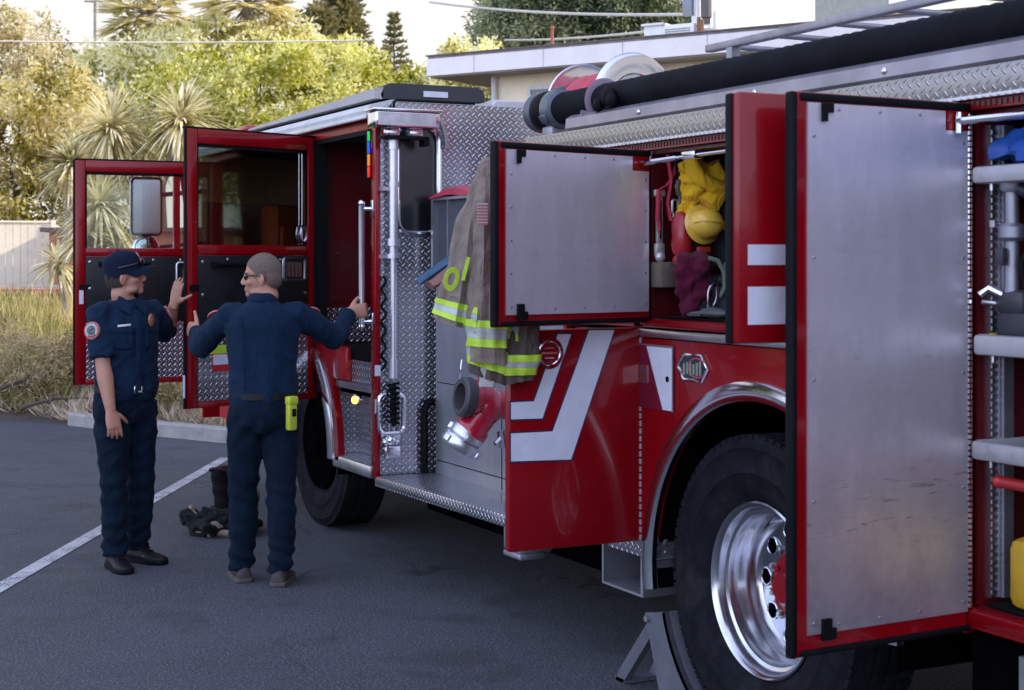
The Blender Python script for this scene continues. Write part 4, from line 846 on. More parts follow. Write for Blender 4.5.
top('red_strap', basic('red webbing', (.40, .02, .05), .7), lambda b: b.tube([(.055, 5.24, 2.12), (.06, 5.22, 2.02), (.05, 5.23, 1.93), (.058, 5.22, 1.86)], [(.012, .003)] * 4, 8), 'red webbing strap hanging loose behind the pale tool', 'strap')
top('radio_pouch', cloth('black nylon', (.012, .012, .014), .3, 300, .6, 9), lambda b: (b.box(.10, .16, 5.12, 5.18, 1.74, 1.80, .012), b.tube([(.13, 5.12, 1.80), (.13, 5.11, 1.88)], .004, 6)), 'small black nylon pouch with aerial below the helmet', 'pouch')
# ---- tall locker
top('tarpaulin', basic('blue poly sheet', (.012, .075, .34), .42, 0, .3, 12, .5, 26, coat=.2), lambda b: (b.loft([[Vector((.16 + math.cos(a) * rx, y, 2.0 + max(-.025, math.sin(a) * rz) + dz)) for a in np.linspace(0, 2 * PI, 28, endpoint=False)] for y, rx, rz, dz in [(q, np.interp(q, (2.5, 2.7, 3.38, 3.45, 3.462), (.10, .15, .15, .12, .06)), np.interp(q, (2.5, 2.7, 3.0, 3.38, 3.45, 3.462), (.05, .10, .11, .09, .05, .02)), .012) for q in np.linspace(2.5, 3.462, 40)]]), b.recalc(), b.noise(.045, 11, 3)),
    'blue plastic sheet bundled on the top sliding tray', 'tarpaulin', smooth=50)
rt = thing('rescue_tool', 'hydraulic rescue tool with steel collar standing on the middle tray', 'tool', (.22, 3.25, 1.465))
TD = basic('dark tool casting', (.05, .052, .06), .45, .4, .2, 10)
sub('cylinder', ALUDULL, lambda b: (b.tube([(.055, 3.385, 1.60), (.055, 3.385, 1.92)], .020, 16), b.lathe([(.03, 0), (.038, .01), (.038, .04), (.03, .05)], frame((.055, 3.385, 1.76), (0, 0, 1)), 20), b.lathe([(.028, 0), (.034, .01), (.034, .03), (.025, .04)], frame((.055, 3.385, 1.90), (0, 0, 1)), 20)), rt)
sub('tool_body', TD, lambda b: (b.box(.03, .20, 3.1, 3.43, 1.465, 1.56, .02), b.box(.03, .12, 3.32, 3.43, 1.55, 1.62, .02), b.tube([(.055, 3.385, 1.92), (.09, 3.30, 1.88), (.2, 3.15, 1.88)], .022, 12), b.box(.005, .025, 3.37, 3.40, 1.69, 1.74, .004)), rt)
sub('lever', CHROME, lambda b: (b.tube([(.0, 3.455, 1.605), (.02, 3.44, 1.625), (.05, 3.40, 1.60), (.10, 3.35, 1.56)], [.012, .016, .012, .01], 10), b.tube([(.0, 3.45, 1.585), (.04, 3.43, 1.58), (.09, 3.38, 1.55)], .007, 8)), rt)
sub('hydraulic_line', BLACK, lambda b: b.tube([(.08, 3.35, 1.56), (.05, 3.34, 1.70), (.10, 3.30, 1.82), (.16, 3.25, 1.84)], .009, 8), rt)
top('yellow_tag', YEL, lambda b: b.box(.025, .06, 3.432, 3.448, 1.465, 1.495, .004), 'small yellow block beside the rescue tool on the middle tray', 'block')
top('red_pry_bar', basic('red painted bar', (.45, .02, .02), .35, 0, .2, 9, coat=.3), lambda b: (b.tube([(.04, 3.42, 1.07), (.05, 3.1, 1.065), (.10, 2.5, 1.06)], .017, 12), b.ell((.04, 3.42, 1.07), .02), b.box(.04, .10, 2.9, 2.93, .713, 1.06), b.box(.07, .11, 2.6, 2.63, .713, 1.06)), 'red steel bar lying level below the third tray', 'bar')
top('yellow_jug', YEL, lambda b: (b.box(.03, .28, 2.95, 3.385, .714, .92, .035), b.tube([(.17, 3.0, .92), (.17, 3.0, .96), (.17, 3.2, .96), (.17, 3.2, .92)], .014, 8), b.lathe([(.03, 0), (.03, .03), (0, .03)], frame((.17, 3.28, .915), (0, 0, 1)), 16)), 'yellow plastic jug on the floor of the tall locker', 'jug')
top('saw_guard', basic('copper brown guard', (.20, .07, .03), .4, .5, .2, 9), lambda b: b.box(.06, .14, 3.05, 3.36, .713, .728, .005), 'flat copper coloured guard on the locker floor', 'guard')

# ---- wheel chock: folding ramp of grey plate against the front of the rear tyre
CH = basic('grey painted chock', (.105, .11, .13), .55, .2, .2, 9, .15, 60, dirt=.35)
ck = thing('wheel_chock', 'grey folding metal wheel chock wedged against the rear tyre', 'wheel chock', (.12, 5.3, 0))
x0, x1 = -.04, .20
def ramp(b):
    prof = [(5.255, .315), (5.285, .325), (5.315, .30)]
    curve = [(WY + math.cos(R(a)) * .575, WZ + math.sin(R(a)) * .575) for a in np.linspace(-18, -68, 14)]
    poly = [(5.165, .352), (5.25, .335), (5.13, .012), (4.86, .012)] + [c for c in curve[::-1]]
    b.prism(poly, YZ(x0), .022); b.prism(poly, YZ(x1 - .022), .022)
    b.loft([[Vector((x, y, z)) for x, y, z in ((x0, c[0], c[1]), (x1, c[0], c[1]), (x1, c[0] + .018, c[1] - .01), (x0, c[0] + .018, c[1] - .01))] for c in curve])
sub('ramp', CH, ramp, ck)
sub('brace', CH, lambda b: (b.prism([(5.235, .335), (5.205, .29), (5.47, .004), (5.53, .004), (5.50, .05)], YZ(x0 + .028), .03), b.prism([(5.235, .335), (5.205, .29), (5.47, .004), (5.53, .004), (5.50, .05)], YZ(x1 - .058), .03), b.box(x0 + .028, x1 - .028, 5.46, 5.53, .003, .02)), ck)
sub('hinge_pin', ALUDULL, lambda b: b.tube([(x0 - .015, 5.222, .318), (x1 + .01, 5.222, .318)], .013, 10), ck)

# ------------------------------------------------------------------ PEOPLE
def skinmat():
    m, g, p = new_mat('skin'); at_ = g.n('ShaderNodeVertexColor', layer_name='tone'); o = g.obj()
    f = g.noise(40, 4, .6, o); c = g.mix(g.m('MULTIPLY', f, .30), at_.outputs[0], (.26, .085, .06))
    g.put(p.inputs['Base Color'], c); p.inputs['Roughness'].default_value = .5; p.inputs['Subsurface Weight'].default_value = .10; p.inputs['Subsurface Radius'].default_value = (.02, .008, .004)
    g.put(p.inputs['Normal'], g.bump(g.noise(160, 3, .6, o), .2, .002)); return m
SKIN = skinmat()
SHIRT = cloth('navy uniform shirt', (.0058, .0185, .043), .14, 480, .55, 7.5, .8, .06)
TROUS = cloth('dark navy uniform trousers', (.0032, .0095, .021), .18, 480, .55, 7.0, .85, .05)
CAPM = cloth('dark navy cap cloth', (.008, .012, .030), .2, 480, .2, 9, .85, .05)
LEATHER = basic('dark leather', (.006, .006, .007), .5, 0, .3, 14, .2, 80, spec=.25)
BROWNL = basic('brown grey boot leather', (.030, .025, .023), .7, 0, .3, 14, .25, 70)
LENS = basic('dark sunglass lens', (.008, .008, .01), .12, 0, .1, 5, coat=.6)

def remeshed(b, voxel, smooth_it=4, fac=.5):
    me = bpy.data.meshes.new('tmp'); b.recalc(); b.bm.to_mesh(me); b.bm.free()
    o = bpy.data.objects.new('tmp', me); C.objects.link(o)
    r = o.modifiers.new('r', 'REMESH'); r.mode = 'VOXEL'; r.voxel_size = voxel; r.use_smooth_shade = True
    s = o.modifiers.new('s', 'SMOOTH'); s.iterations = smooth_it; s.factor = fac
    dg = bpy.context.evaluated_depsgraph_get(); dg.update()
    out = bpy.data.meshes.new_from_object(o.evaluated_get(dg)); bpy.data.objects.remove(o)
    return out
def wrinkle(me, fn):
    n = len(me.vertices); co = np.empty(n * 3, 'f'); me.vertices.foreach_get('co', co); no = np.empty(n * 3, 'f'); me.vertices.foreach_get('normal', no)
    co = co.reshape(-1, 3); no = no.reshape(-1, 3)
    d = np.array([fn(Vector(c)) for c in co], 'f'); co += no * d[:, None]; me.vertices.foreach_set('co', co.ravel()); me.update()
def ik(S, T, a, b, pole):
    S, T, pole = Vector(S), Vector(T), Vector(pole); d = T - S; L = min(d.length, (a + b) * .999); u = d.normalized()
    x = (a * a - b * b + L * L) / (2 * L); h = math.sqrt(max(0, a * a - x * x)); p = (pole - u * pole.dot(u)).normalized()
    return S + u * x + p * h, S + u * L
def ering(c, rx, ry, n=28, tilt=0.0, M=None, sq=2.0):
    out = []
    for j in range(n):
        t = 2 * PI * j / n; cx, sy = math.cos(t), math.sin(t)
        q = Vector((abs(cx) ** (2 / sq) * math.copysign(rx, cx), abs(sy) ** (2 / sq) * math.copysign(ry, sy), tilt * abs(sy) ** (2/sq) * math.copysign(ry, sy)))
        out.append(Vector(c) + (M @ q if M else q))
    return out
def hand(b, W, Y, back, side, curl, thumb=.5, spread=.10, tc=.35):
    """W wrist, Y finger direction, back = back-of-hand direction, side +1 right hand / -1 left; curl per finger (index..little)"""
    Y = Vector(Y).normalized(); Z = Vector(back); Z = (Z - Y * Z.dot(Y)).normalized(); X = Y.cross(Z) * (-side)     # X points to the thumb side
    P = lambda x, y, z: Vector(W) + X * x + Y * y + Z * z
    b.loft([[P(rx * math.cos(t), y, rz * math.sin(t)) for t in np.linspace(0, 2 * PI, 16, endpoint=False)] for y, rx, rz in ((-.03, .027, .021), (0, .029, .020), (.03, .038, .018), (.065, .043, .016), (.09, .042, .013), (.098, .036, .009))])
    for i, (x, L) in enumerate(((.031, .076), (.0105, .083), (-.0105, .078), (-.030, .062))):
        ang = 0.0; p = P(x, .086, 0); sx = spread * (1.2 - i * .8); pts = [P(x * .9, .055, 0), p]; c = curl[i] if isinstance(curl, (list, tuple)) else curl
        for seg, k in ((.45, .75), (.30, 1.1), (.25, .8)):
            ang += c * k; d = (Y * math.cos(ang) - Z * math.sin(ang) + X * sx * math.cos(ang)).normalized(); p = p + d * (L * seg); pts.append(p)
        b.tube(pts, [.0105, .0100, .0092, .0085, .0066], 10)
    p = P(.018, .012, -.004); pts = [p]; a = thumb
    for L, k in ((.042, 0), (.034, tc), (.030, tc * 2)):
        d = (X * math.cos(a * .9) * .8 + Y * (.55 + k * .5) - Z * (.15 + k * .8)).normalized() if k or True else X
        p = p + d * L; pts.append(p)
    b.tube(pts, [.016, .0135, .0112, .0085], 10)
def person(label, loc, rz, pose):
    root_M = Matrix.Translation(loc) @ Matrix.Rotation(rz, 4, 'Z'); inv = root_M.inverted()
    S = {}
    lean = pose.get('lean', (0, 0)); tw = lambda z: Vector((lean[0] * max(0, z - .9), lean[1] * max(0, z - .9), 0))
    # arms
    arms = {}
    for sd, key in ((1, 'r'), (-1, 'l')):
        sh = Vector((sd * .178, pose.get('shy', {}).get(key, 0), 1.432 + pose.get('shz', {}).get(key, 0))) + tw(1.43)
        g_ = inv @ Vector(pose[key]['at']) if pose[key].get('world') else Vector(pose[key]['at'])
        e, w = ik(sh, g_, .305, .262, pose[key]['pole']); arms[key] = (sh, e, w)
    HM = Matrix.Translation(Vector((0, .01, 1.525)) + tw(1.5) * 1.05) @ Matrix.Rotation(pose['yaw'], 4, 'Z') @ Matrix.Rotation(pose.get('pitch', 0), 4, 'X')
    h = lambda *c: HM @ Vector(c)
    HR = HM.to_3x3().to_4x4()
    feet = pose['feet']; hips = [Vector((s * .088, 0, .90)) for s in (1, -1)]
    b = MB()
    torso = [(.84, .15, .105, 0), (.95, .165, .118, -.01), (1.05, .150, .10, 0), (1.15, .155, .103, .005), (1.28, .160, .105, .008), (1.35, .160, .098, 0), (1.40, .130, .078, -.012), (1.455, .085, .062, -.018), (1.50, .062, .06, -.012)]
    b.loft([ering(Vector((0, cy, z)) + tw(z), rx, ry) for z, rx, ry, cy in torso])
    b.tube([Vector((0, -.015, 1.46)) + tw(1.46), h(0, -.028, .0), h(0, -.012, .07)], [.066, .060, .058], 18)
    # head
    b.ell(h(0, -.012, .128), (.074, .096, .094), HR, 24, 18); b.ell(h(0, .030, .072), (.060, .060, .082), HR, 20, 14); b.ell(h(0, .028, .030), (.055, .055, .035), HR, 16, 12)
    b.ell(h(0, .070, .004), (.026, .022, .020), HR); b.ell(h(.040, .052, .070), (.026, .026, .024), HR); b.ell(h(-.040, .052, .070), (.026, .026, .024), HR)
    b.ell(h(0, .072, .120), (.055, .020, .012), HR); b.ell(h(.04, .02, .015), (.022, .04, .022), HR); b.ell(h(-.04, .02, .015), (.022, .04, .022), HR)
    b.tube([h(0, .082, .112), h(0, .096, .088), h(0, .106, .068), h(0, .100, .058)], [.009, .011, .0130, .010], 10); b.ell(h(.012, .097, .060), (.009, .011, .008), HR); b.ell(h(-.012, .097, .060), (.009, .011, .008), HR)
    b.ell(h(0, .087, .036), (.024, .011, .0065), HR); b.ell(h(0, .085, .025), (.022, .011, .0075), HR)
    for s in (1, -1):
        E = HR @ Matrix.Rotation(s * .35, 4, 'Z') @ Matrix.Rotation(-.2, 4, 'X')
        b.ell(h(s * .074, -.012, .078), (.008, .020, .032), E); b.ell(h(s * .081, -.020, .085), (.007, .012, .024), E)
    for key, sd in (('r', 1), ('l', -1)):
        sh, e, w = arms[key]; q = pose[key]
        m1 = sh.lerp(e, .45); m2 = e.lerp(w, .3)
        b.tube([sh + Vector((-sd * .03, 0, .0)), sh, m1, e, m2, w.lerp(e, .12), w], [.036, .040, .043, .042, .046, .031, (.028, .022)], 18)
        fd = Vector(q['dir']) if not q.get('world') else inv.to_3x3() @ Vector(q['dir']); bk = Vector(q['back']) if not q.get('world') else inv.to_3x3() @ Vector(q['back'])
        hand(b, w, fd, bk, sd, q['curl'], q.get('thumb', .5), q.get('spread', .10), q.get('tc', .35))
    for i, s in enumerate((1, -1)):
        f = Vector(feet[i]); kn = hips[i].lerp(f + Vector((0, 0, .08)), .5) + Vector((s * .004, .02, 0))
        b.tube([hips[i], hips[i].lerp(kn, .5), kn, kn.lerp(f, .35), f + Vector((0, -.0, .09)), f + Vector((0, .0, .03))], [.085, .074, .054, .054, .036, .036], 16)
        b.ell(f + Vector((0, .05, .042)), (.028, .07, .018))
    me = remeshed(b, .0052, 5, .5)
    # skin tones by place on the head
    ca = me.color_attributes.new('tone', 'FLOAT_COLOR', 'POINT'); Hi = HM.inverted()
    base = np.array(pose.get('skin', (.42, .20, .135))); n = len(me.vertices); cols = np.ones((n, 4), 'f'); cols[:, :3] = base
    vco = np.empty(n * 3, 'f'); me.vertices.foreach_get('co', vco); vco = vco.reshape(-1, 3)
    Hn = np.array(Hi); q = vco @ Hn[:3, :3].T + Hn[:3, 3]
    x, y, z = q[:, 0], q[:, 1], q[:, 2]; on = z > -.03
    sm = lambda v, a, c: np.clip((v - a) / (c - a), 0, 1)
    def paint(mask, col, k=1.0):
        mk = (mask * on * k)[:, None]; cols[:, :3] = cols[:, :3] * (1 - mk) + np.array(col) * mk
    paint(sm(y, .083, .092) * sm(z, .016, .020) * (1 - sm(z, .043, .047)) * (1 - sm(abs(x), .02, .026)), (.36, .12, .10), .7)
    paint(sm(y, .0, .04) * (1 - sm(z, .03, .06)), np.array((.20, .12, .095)), pose.get('stubble', .35))
    paint(sm(y, .06, .07) * sm(z, .112, .116) * (1 - sm(z, .124, .128)) * sm(abs(x), .010, .016) * (1 - sm(abs(x), .046, .05)), (.06, .035, .025), .85)
    paint(sm(y, .055, .065) * sm(z, .092, .097) * (1 - sm(z, .107, .111)) * sm(abs(x), .016, .021) * (1 - sm(abs(x), .043, .048)), (.14, .07, .05), .8)
    hair = pose['hair']
    paint(sm(z - (.083 + .95 * y) + nrs.randn(n) * .004, 0, .045) * (1 - sm(abs(x), .077, .080) * (1 - sm(z, .11, .12))), hair[0], hair[1])
    
    ca.data.foreach_set('color', cols.ravel())
    body_ = link('person', me, SKIN, None, root_M, 0); me.polygons.foreach_set('use_smooth', [True] * len(me.polygons))
    body_.location = loc; body_.rotation_euler = (0, 0, rz)
    tag(body_, label, 'person')
    def child(name, b, mat, vox=None, it=4, wr=None, smooth=60, parent=body_):
        if vox:
            me = remeshed(b, vox, it)
            if wr: wrinkle(me, wr)
            o = link(name, me, mat, parent, None, 0, local=True); me.polygons.foreach_set('use_smooth', [True] * len(me.polygons)); return o
        return b.build(name, mat, parent, local=True, smooth=smooth)
    # ---- eyes
    if pose.get('eyes'):
        for s in (1, -1):
            b = MB(); b.ell(h(s * .030, .069, .101), .0125); ey = child('eye', b, basic('eye white', (.55, .52, .48), .2))
            b = MB(); b.ell(h(s * .030, .0785, .101), (.0055, .004, .0055), HR); child('iris', b, basic('dark iris', (.03, .02, .015), .15), parent=ey)
    # ---- shirt
    b = MB(); g_ = .016
    st = [(.93, .168, .122, 0), (.99, .180, .135, .002), (1.06, .182, .135, .004), (1.15, .180, .130, .006), (1.28, .192, .133, .008), (1.36, .200, .130, 0), (1.41, .190, .112, -.010), (1.45, .150, .092, -.016), (1.475, .105, .080, -.016), (1.495, .076, .074, -.013)]
    b.loft([ering(Vector((0, cy, z)) + tw(z), rx, ry) for z, rx, ry, cy in st])
    for key, sd in (('r', 1), ('l', -1)):
        sh, e, w = arms[key]; m1 = sh.lerp(e, .5)
        if pose['sleeve'] == 'short':
            b.tube([sh + Vector((-sd * .07, 0, .000)), sh + Vector((-sd * .01, 0, -.008)), m1, sh.lerp(e, .86)], [.056, .068, .070, .074], 20)
        else:
            b.tube([sh + Vector((-sd * .07, 0, .000)), sh + Vector((-sd * .01, 0, -.008)), m1, e, e.lerp(w, .35), e.lerp(w, .80), e.lerp(w, .93)], [.056, .068, .067, .061, .058, .047, .044], 20)
    seed = pose.get('seed', 0)
    def wr(c):
        k = .005 * noise.fractal(Vector((c.x * 7, c.y * 7, c.z * 5 + seed)), 1.0, 2.0, 2) + .0065 * noise.noise(Vector((c.x * 15 + c.z * 3, c.y * 15, c.z * 2.6 + seed))) + .006 * (1 - abs(noise.noise(Vector((c.x * 9 + c.z * 7, c.y * 9, c.z * 4 + seed * 2)))) * 2.2) ** 3
        t = c.z - .98; k += .007 * math.exp(-(t / .10) ** 2) * math.sin(c.x * 46 + c.y * 33 + seed)         # blousing over the belt
        for key in ('r', 'l'):
            sh, e, w = arms[key]; de = (c - e).length
            if de < .14: k += .006 * math.sin((c - e).dot((w - sh).normalized()) * 105) * (1 - de / .14)
        return k
    shirt = child('shirt', b, SHIRT, .0085, 8, wr)
    # collar
    b = MB()
    for z, r, rr in ((0, .074, .010),): pass
    cpts = [Vector((math.cos(t) * .069, math.sin(t) * .066 - .008, 1.492 + (.022 if math.sin(t) < .2 else .022 - .050 * (math.sin(t) - .2)))) + tw(1.49) for t in np.linspace(R(150) if not pose.get('back') else R(100), R(390) if not pose.get('back') else R(440), 40)]
    b.tube(cpts, [(.007, .024)] * 40, 8, ref=(0, 0, 1)); child('collar', b, SHIRT, parent=shirt)
    if not pose.get('back'):
        for s in (1, -1):
            b = MB(); P_ = [Vector((s * x_, y_, z_)) + tw(z_) for x_, y_, z_ in ((.062, .030, 1.512), (.040, .062, 1.490), (.012, .088, 1.462), (.050, .122, 1.408), (.088, .085, 1.440), (.085, .045, 1.478))]
            nn_ = Vector((s * .35, .75, .55)) * .006; b.loft([[p + nn_ for p in P_], [p - nn_ for p in P_]]); child('collar_flap', b, SHIRT, parent=shirt)
    if not pose.get('back'):
        b = MB(); P = lambda x, z, o=.0: Vector((x, .0, z)) + tw(z)
        b.tube([Vector((0, y_, z)) + tw(z) for y_, z in ((.068, 1.45), (.108, 1.41), (.131, 1.37), (.143, 1.28), (.139, 1.15), (.142, 1.05), (.140, .985))], [(.019, .004)] * 7, 8, ref=(0, 0, 1)); child('button_placket', b, SHIRT, parent=shirt)
        for s in (1, -1):
            b = MB(); b.box(-.055, .055, -.004, .005, -.065, .05, .004, M=Matrix.Translation(Vector((s * .092, .122, 1.285)) + tw(1.28)) @ Matrix.Rotation(R(-24 * s), 4, 'Z')); b.box(-.057, .057, .004, .010, .022, .055, .004, M=Matrix.Translation(Vector((s * .092, .122, 1.285)) + tw(1.28)) @ Matrix.Rotation(R(-24 * s), 4, 'Z'))
            child('pocket', b, SHIRT, parent=shirt)
        b = MB(); b.lathe([(.030, 0), (.028, .004), (.018, .007), (0, .008)], Matrix.Translation(Vector((-.080, .134, 1.375)) + tw(1.37)) @ Matrix.Rotation(R(20), 4, 'Z') @ Matrix.Rotation(R(-90), 4, 'X') @ Matrix.Diagonal((.8, 1.25, 1, 1)), 20)
        child('chest_badge', b, basic('gold red badge', (.42, .16, .09), .35, .4, .5, 60), parent=shirt)
        b = MB(); b.box(-.036, .036, -.002, .004, -.006, .006, .001, M=Matrix.Translation(Vector((.088, .133, 1.350)) + tw(1.34)) @ Matrix.Rotation(R(-20), 4, 'Z') @ Matrix.Rotation(R(5), 4, 'Y'))
        child('name_bar', b, basic('pale metal bar', (.65, .65, .66), .35, .3), parent=shirt)
    else:
        for s in (1, -1):
            b = MB(); b.tube([Vector((s * .10, -.128, 1.38)) + tw(1.38), Vector((s * .095, -.126, 1.2)) + tw(1.2), Vector((s * .09, -.126, 1.03)) + tw(1.03)], [(.004, .003)] * 3, 6); child('back_seam', b, SHIRT, parent=shirt)
    # shoulder patches
    for key, sd in (('r', 1), ('l', -1)):
        sh, e, w = arms[key]; ax = (e - sh).normalized(); outw = Vector(pose[key].get('patch', (sd, 0, .1))); outw = (outw - ax * outw.dot(ax)).normalized()
        pc = sh.lerp(e, .38) + outw * .066; PM = frame(pc, outw, -ax)
        b = MB(); b.lathe([(.050, -.006), (.049, .006), (0, .007)], PM, 28); pt = child('shoulder_patch', b, basic('patch pink border', (.42, .12, .11), .7, 0, .2, 60), parent=shirt)
        b = MB(); b.lathe([(.040, .0072), (.0395, .0086), (0, .0088)], PM, 28); child('patch_field', b, basic('patch cream field', (.46, .40, .36), .7, 0, .3, 90), parent=pt)
        b = MB(); b.lathe([(.028, .0088), (.0275, .0098), (0, .010)], PM, 24); child('patch_centre', b, basic('patch teal centre', (.03, .15, .16), .7, 0, .5, 70), parent=pt)
        b = MB(); b.tube([PM @ Vector((math.cos(t) * .034, math.sin(t) * .034, .009)) for t in np.linspace(2.4, 3.9, 10)], .004, 6); b.tube([PM @ Vector((x_, y_, .0102)) for x_, y_ in ((-.018, -.018), (0, .016), (.01, -.014))], .004, 6); child('patch_emblem', b, basic('patch red', (.40, .03, .03), .7), parent=pt)
    # ---- trousers
    b = MB()
    b.loft([ering((0, cy, z), rx, ry) for z, rx, ry, cy in ((1.005, .160, .113, 0), (.96, .172, .124, -.006), (.90, .178, .132, -.012), (.84, .172, .128, -.010), (.80, .145, .105, -.005))])
    knees = []
    for i, s in enumerate((1, -1)):
        f = Vector(feet[i]); an = f + Vector((0, -.01, .075)); kn = hips[i].lerp(an, .52) + Vector((s * .004, .02, 0)); knees.append(kn)
        b.tube([hips[i] + Vector((0, 0, .02)), hips[i].lerp(kn, .35), hips[i].lerp(kn, .7), kn, kn.lerp(an, .4), kn.lerp(an, .75), an + Vector((0, 0, .05)), an], [.098, .098, .084, .074, .074, .068, .068, .064], 22)
    def wr2(c):
        k = .005 * noise.fractal(Vector((c.x * 6, c.y * 6, c.z * 4 + seed * 3)), 1.0, 2.0, 2) + .008 * noise.noise(Vector((c.x * 15, c.y * 15, c.z * 2.0 + seed))) + .006 * (1 - abs(noise.noise(Vector((c.x * 8 + c.z * 6, c.y * 8, c.z * 5 + seed * 2)))) * 2.2) ** 3
        k += .013 * max(0, 1 - c.z / .34) * math.sin(c.z * 74 + c.x * 26 + c.y * 30 + 2.5 * noise.noise(Vector((c.x * 9, c.y * 9, c.z * 6))))                          # stacked folds at the hem
        for kn in knees: k += .006 * math.exp(-((c - kn).length / .12) ** 2) * math.sin(c.z * 62 + c.x * 20)
        k += .007 * math.exp(-((c.z - .82) / .07) ** 2) * math.sin(abs(c.x) * 60 + c.z * 40)
        return k
    tr = child('trousers', b, TROUS, .0085, 4, wr2)
    # ---- belt
    b = MB(); b.loft([ering((0, 0, z), rx, ry, 40) for z, rx, ry in ((.972, .180, .130), (.974, .184, .134), (1.008, .183, .133), (1.010, .178, .128))], cap=False)
    b.loft([ering((0, 0, z), rx, ry, 40) for z, rx, ry in ((.975, .178, .128), (1.007, .177, .127))], cap=False)
    blt = child('belt', b, LEATHER)
    b = MB(); b.box(-.028, .028, .132, .143, .970, 1.012, .004); child('buckle', b, CHROME, parent=blt)
    if pose.get('pouch'):
        pass
    # ---- shoes
    for i, s in enumerate((1, -1)):
        f = Vector(feet[i]); T = Matrix.Translation(f) @ Matrix.Rotation(pose.get('toe', (-.15, .15))[i], 4, 'Z')
        rr = [(-.085, .030, .05, .03), (-.078, .038, .075, .03), (-.04, .042, .11, .03), (.0, .043, .115, .03), (.05, .046, .088, .03), (.10, .050, .066, .03), (.15, .048, .055, .03), (.19, .036, .045, .03), (.205, .018, .038, .03)]
        b = MB(); b.loft([[T @ Vector((math.cos(t) * rx, y, z0 + (max(0, math.sin(t)) * (zt - z0)) - (max(0, -math.sin(t)) * .005))) for t in np.linspace(0, 2 * PI, 22, endpoint=False)] for y, rx, zt, z0 in rr])
        shoe = child('shoe', b, pose['shoe'])
        b = MB(); ol = [(x * k, y) for y, rx, zt, z0 in rr for x, k in ((rx + .004, 1),)] + [(-(rx + .004), y) for y, rx, zt, z0 in rr[::-1]]
        b.prism(ol, T @ Matrix.Translation((0, 0, .001)), .030, bevel=.004); child('sole', b, pose.get('sole', BLACK), parent=shoe)
        b = MB()
        for k in range(4): b.tube([T @ Vector((-.018, .03 + k * .022, .108 - k * .012)), T @ Vector((.018, .03 + k * .022, .108 - k * .012))], .004, 6)
        child('laces', b, LEATHER, parent=shoe)
    # ---- headgear
    if pose.get('cap'):
        b = MB(); CM = HM @ Matrix.Translation((0, -.010, .152)) @ Matrix.Rotation(R(7), 4, 'X')
        ringz = [(-.045, 1.0), (-.01, 1.02), (.03, .99), (.05, .92), (.07, .74), (.083, .48), (.090, .2), (.092, .02)]
        b.loft([[CM @ Vector((math.cos(t) * .081 * k, math.sin(t) * .104 * k, z_ + (.0 if math.sin(t) > -.3 else -.012 * (z_ < 0)))) for t in np.linspace(0, 2 * PI, 32, endpoint=False)] for z_, k in ringz])
        b.ell(CM @ Vector((0, 0, .093)), .008); cap = child('cap', b, CAPM)
        b = MB(); brim = []
        for k in range(2):
            pass
        prof = []
        for t in np.linspace(R(-78), R(78), 26):
            xo, yo = math.sin(t) * .084, math.cos(t) * .108 * .95; L = .078 * math.cos(t) ** .6
            dz = -.016 * (math.sin(t) ** 2) * 1.0
            prof.append([CM @ Vector((xo, yo, -.028 + dz)), CM @ Vector((xo * .98, yo + L * .6, -.030 + dz * 1.5)), CM @ Vector((xo * .90, yo + L, -.040 + dz * 2)), CM @ Vector((xo * .90, yo + L, -.046 + dz * 2)), CM @ Vector((xo * .98, yo + L * .6, -.037 + dz * 1.5)), CM @ Vector((xo, yo, -.036 + dz))])
        b.loft(prof); child('brim', b, CAPM, parent=cap)
        b = MB(); b.lathe([(.022, 0), (.02, .004), (0, .005)], frame(CM @ Vector((.0, .100, .040)), CM.to_3x3() @ Vector((0, 1, .35))), 18); child('cap_badge', b, basic('pale cap badge', (.35, .34, .36), .5, 0, .5, 80), parent=cap)
        b = MB(); b.tube([CM @ Vector((math.sin(t) * .091, math.cos(t) * .114, -.004)) for t in np.linspace(R(-100), R(100), 30)], .004, 6)
        for s in (1, -1): b.ell(CM @ Vector((s * .036, .114, .000)), (.030, .010, .020), HR @ Matrix.Rotation(-s * .35, 4, 'Z'))
        child('sunglasses', b, LENS)
        b = MB(); b.loft([[h(math.cos(t) * rx, math.sin(t) * ry - .014, z_) for t in np.linspace(PI + .05, 2 * PI - .05, 24)] + [h(math.cos(t) * (rx - .012), math.sin(t) * (ry - .012) - .014, z_) for t in np.linspace(2 * PI - .05, PI + .05, 24)] for z_, rx, ry in ((.040, .066, .082), (.07, .076, .094), (.12, .078, .099))])
        b.recalc(); b.noise(.004, 60); child('hair', b, basic('short brown hair', (.030, .018, .012), .7, 0, .4, 90, .5, 200))
    if not pose.get('cap'):
        b = MB(); b.ell((0, -.012, .128), (.0762, .0982, .0962), None, 64, 48); b.ell((0, -.030, .090), (.0745, .080, .080), None, 48, 36)
        dead = [v for v in b.bm.verts if v.co.z < (.090 + .95 * v.co.y + .006 * noise.noise(v.co * 90)) or (abs(v.co.x) > .05 and -.035 < v.co.y < .03 and v.co.z < .108) or v.co.z < .012]
        bmesh.ops.delete(b.bm, geom=dead, context='VERTS'); b.noise(.0012, 160)
        for v in b.bm.verts: v.co = HM @ v.co
        child('hair', b, basic('cropped greying hair', (.135, .098, .078), .7, 0, .45, 160, .6, 420, spec=.25))
    if pose.get('shades'):
        b = MB()
        for s in (1, -1):
            b.ell(h(s * .034, .083, .100), (.030, .008, .019), HR @ Matrix.Rotation(-s * .30, 4, 'Z')); b.tube([h(s * .062, .072, .106), h(s * .076, .04, .106), h(s * .081, -.005, .102), h(s * .080, -.03, .085)], [.005, .005, .004, .003], 8)
        b.tube([h(-.02, .092, .106), h(.02, .092, .106)], .004, 6); child('sunglasses', b, LENS)
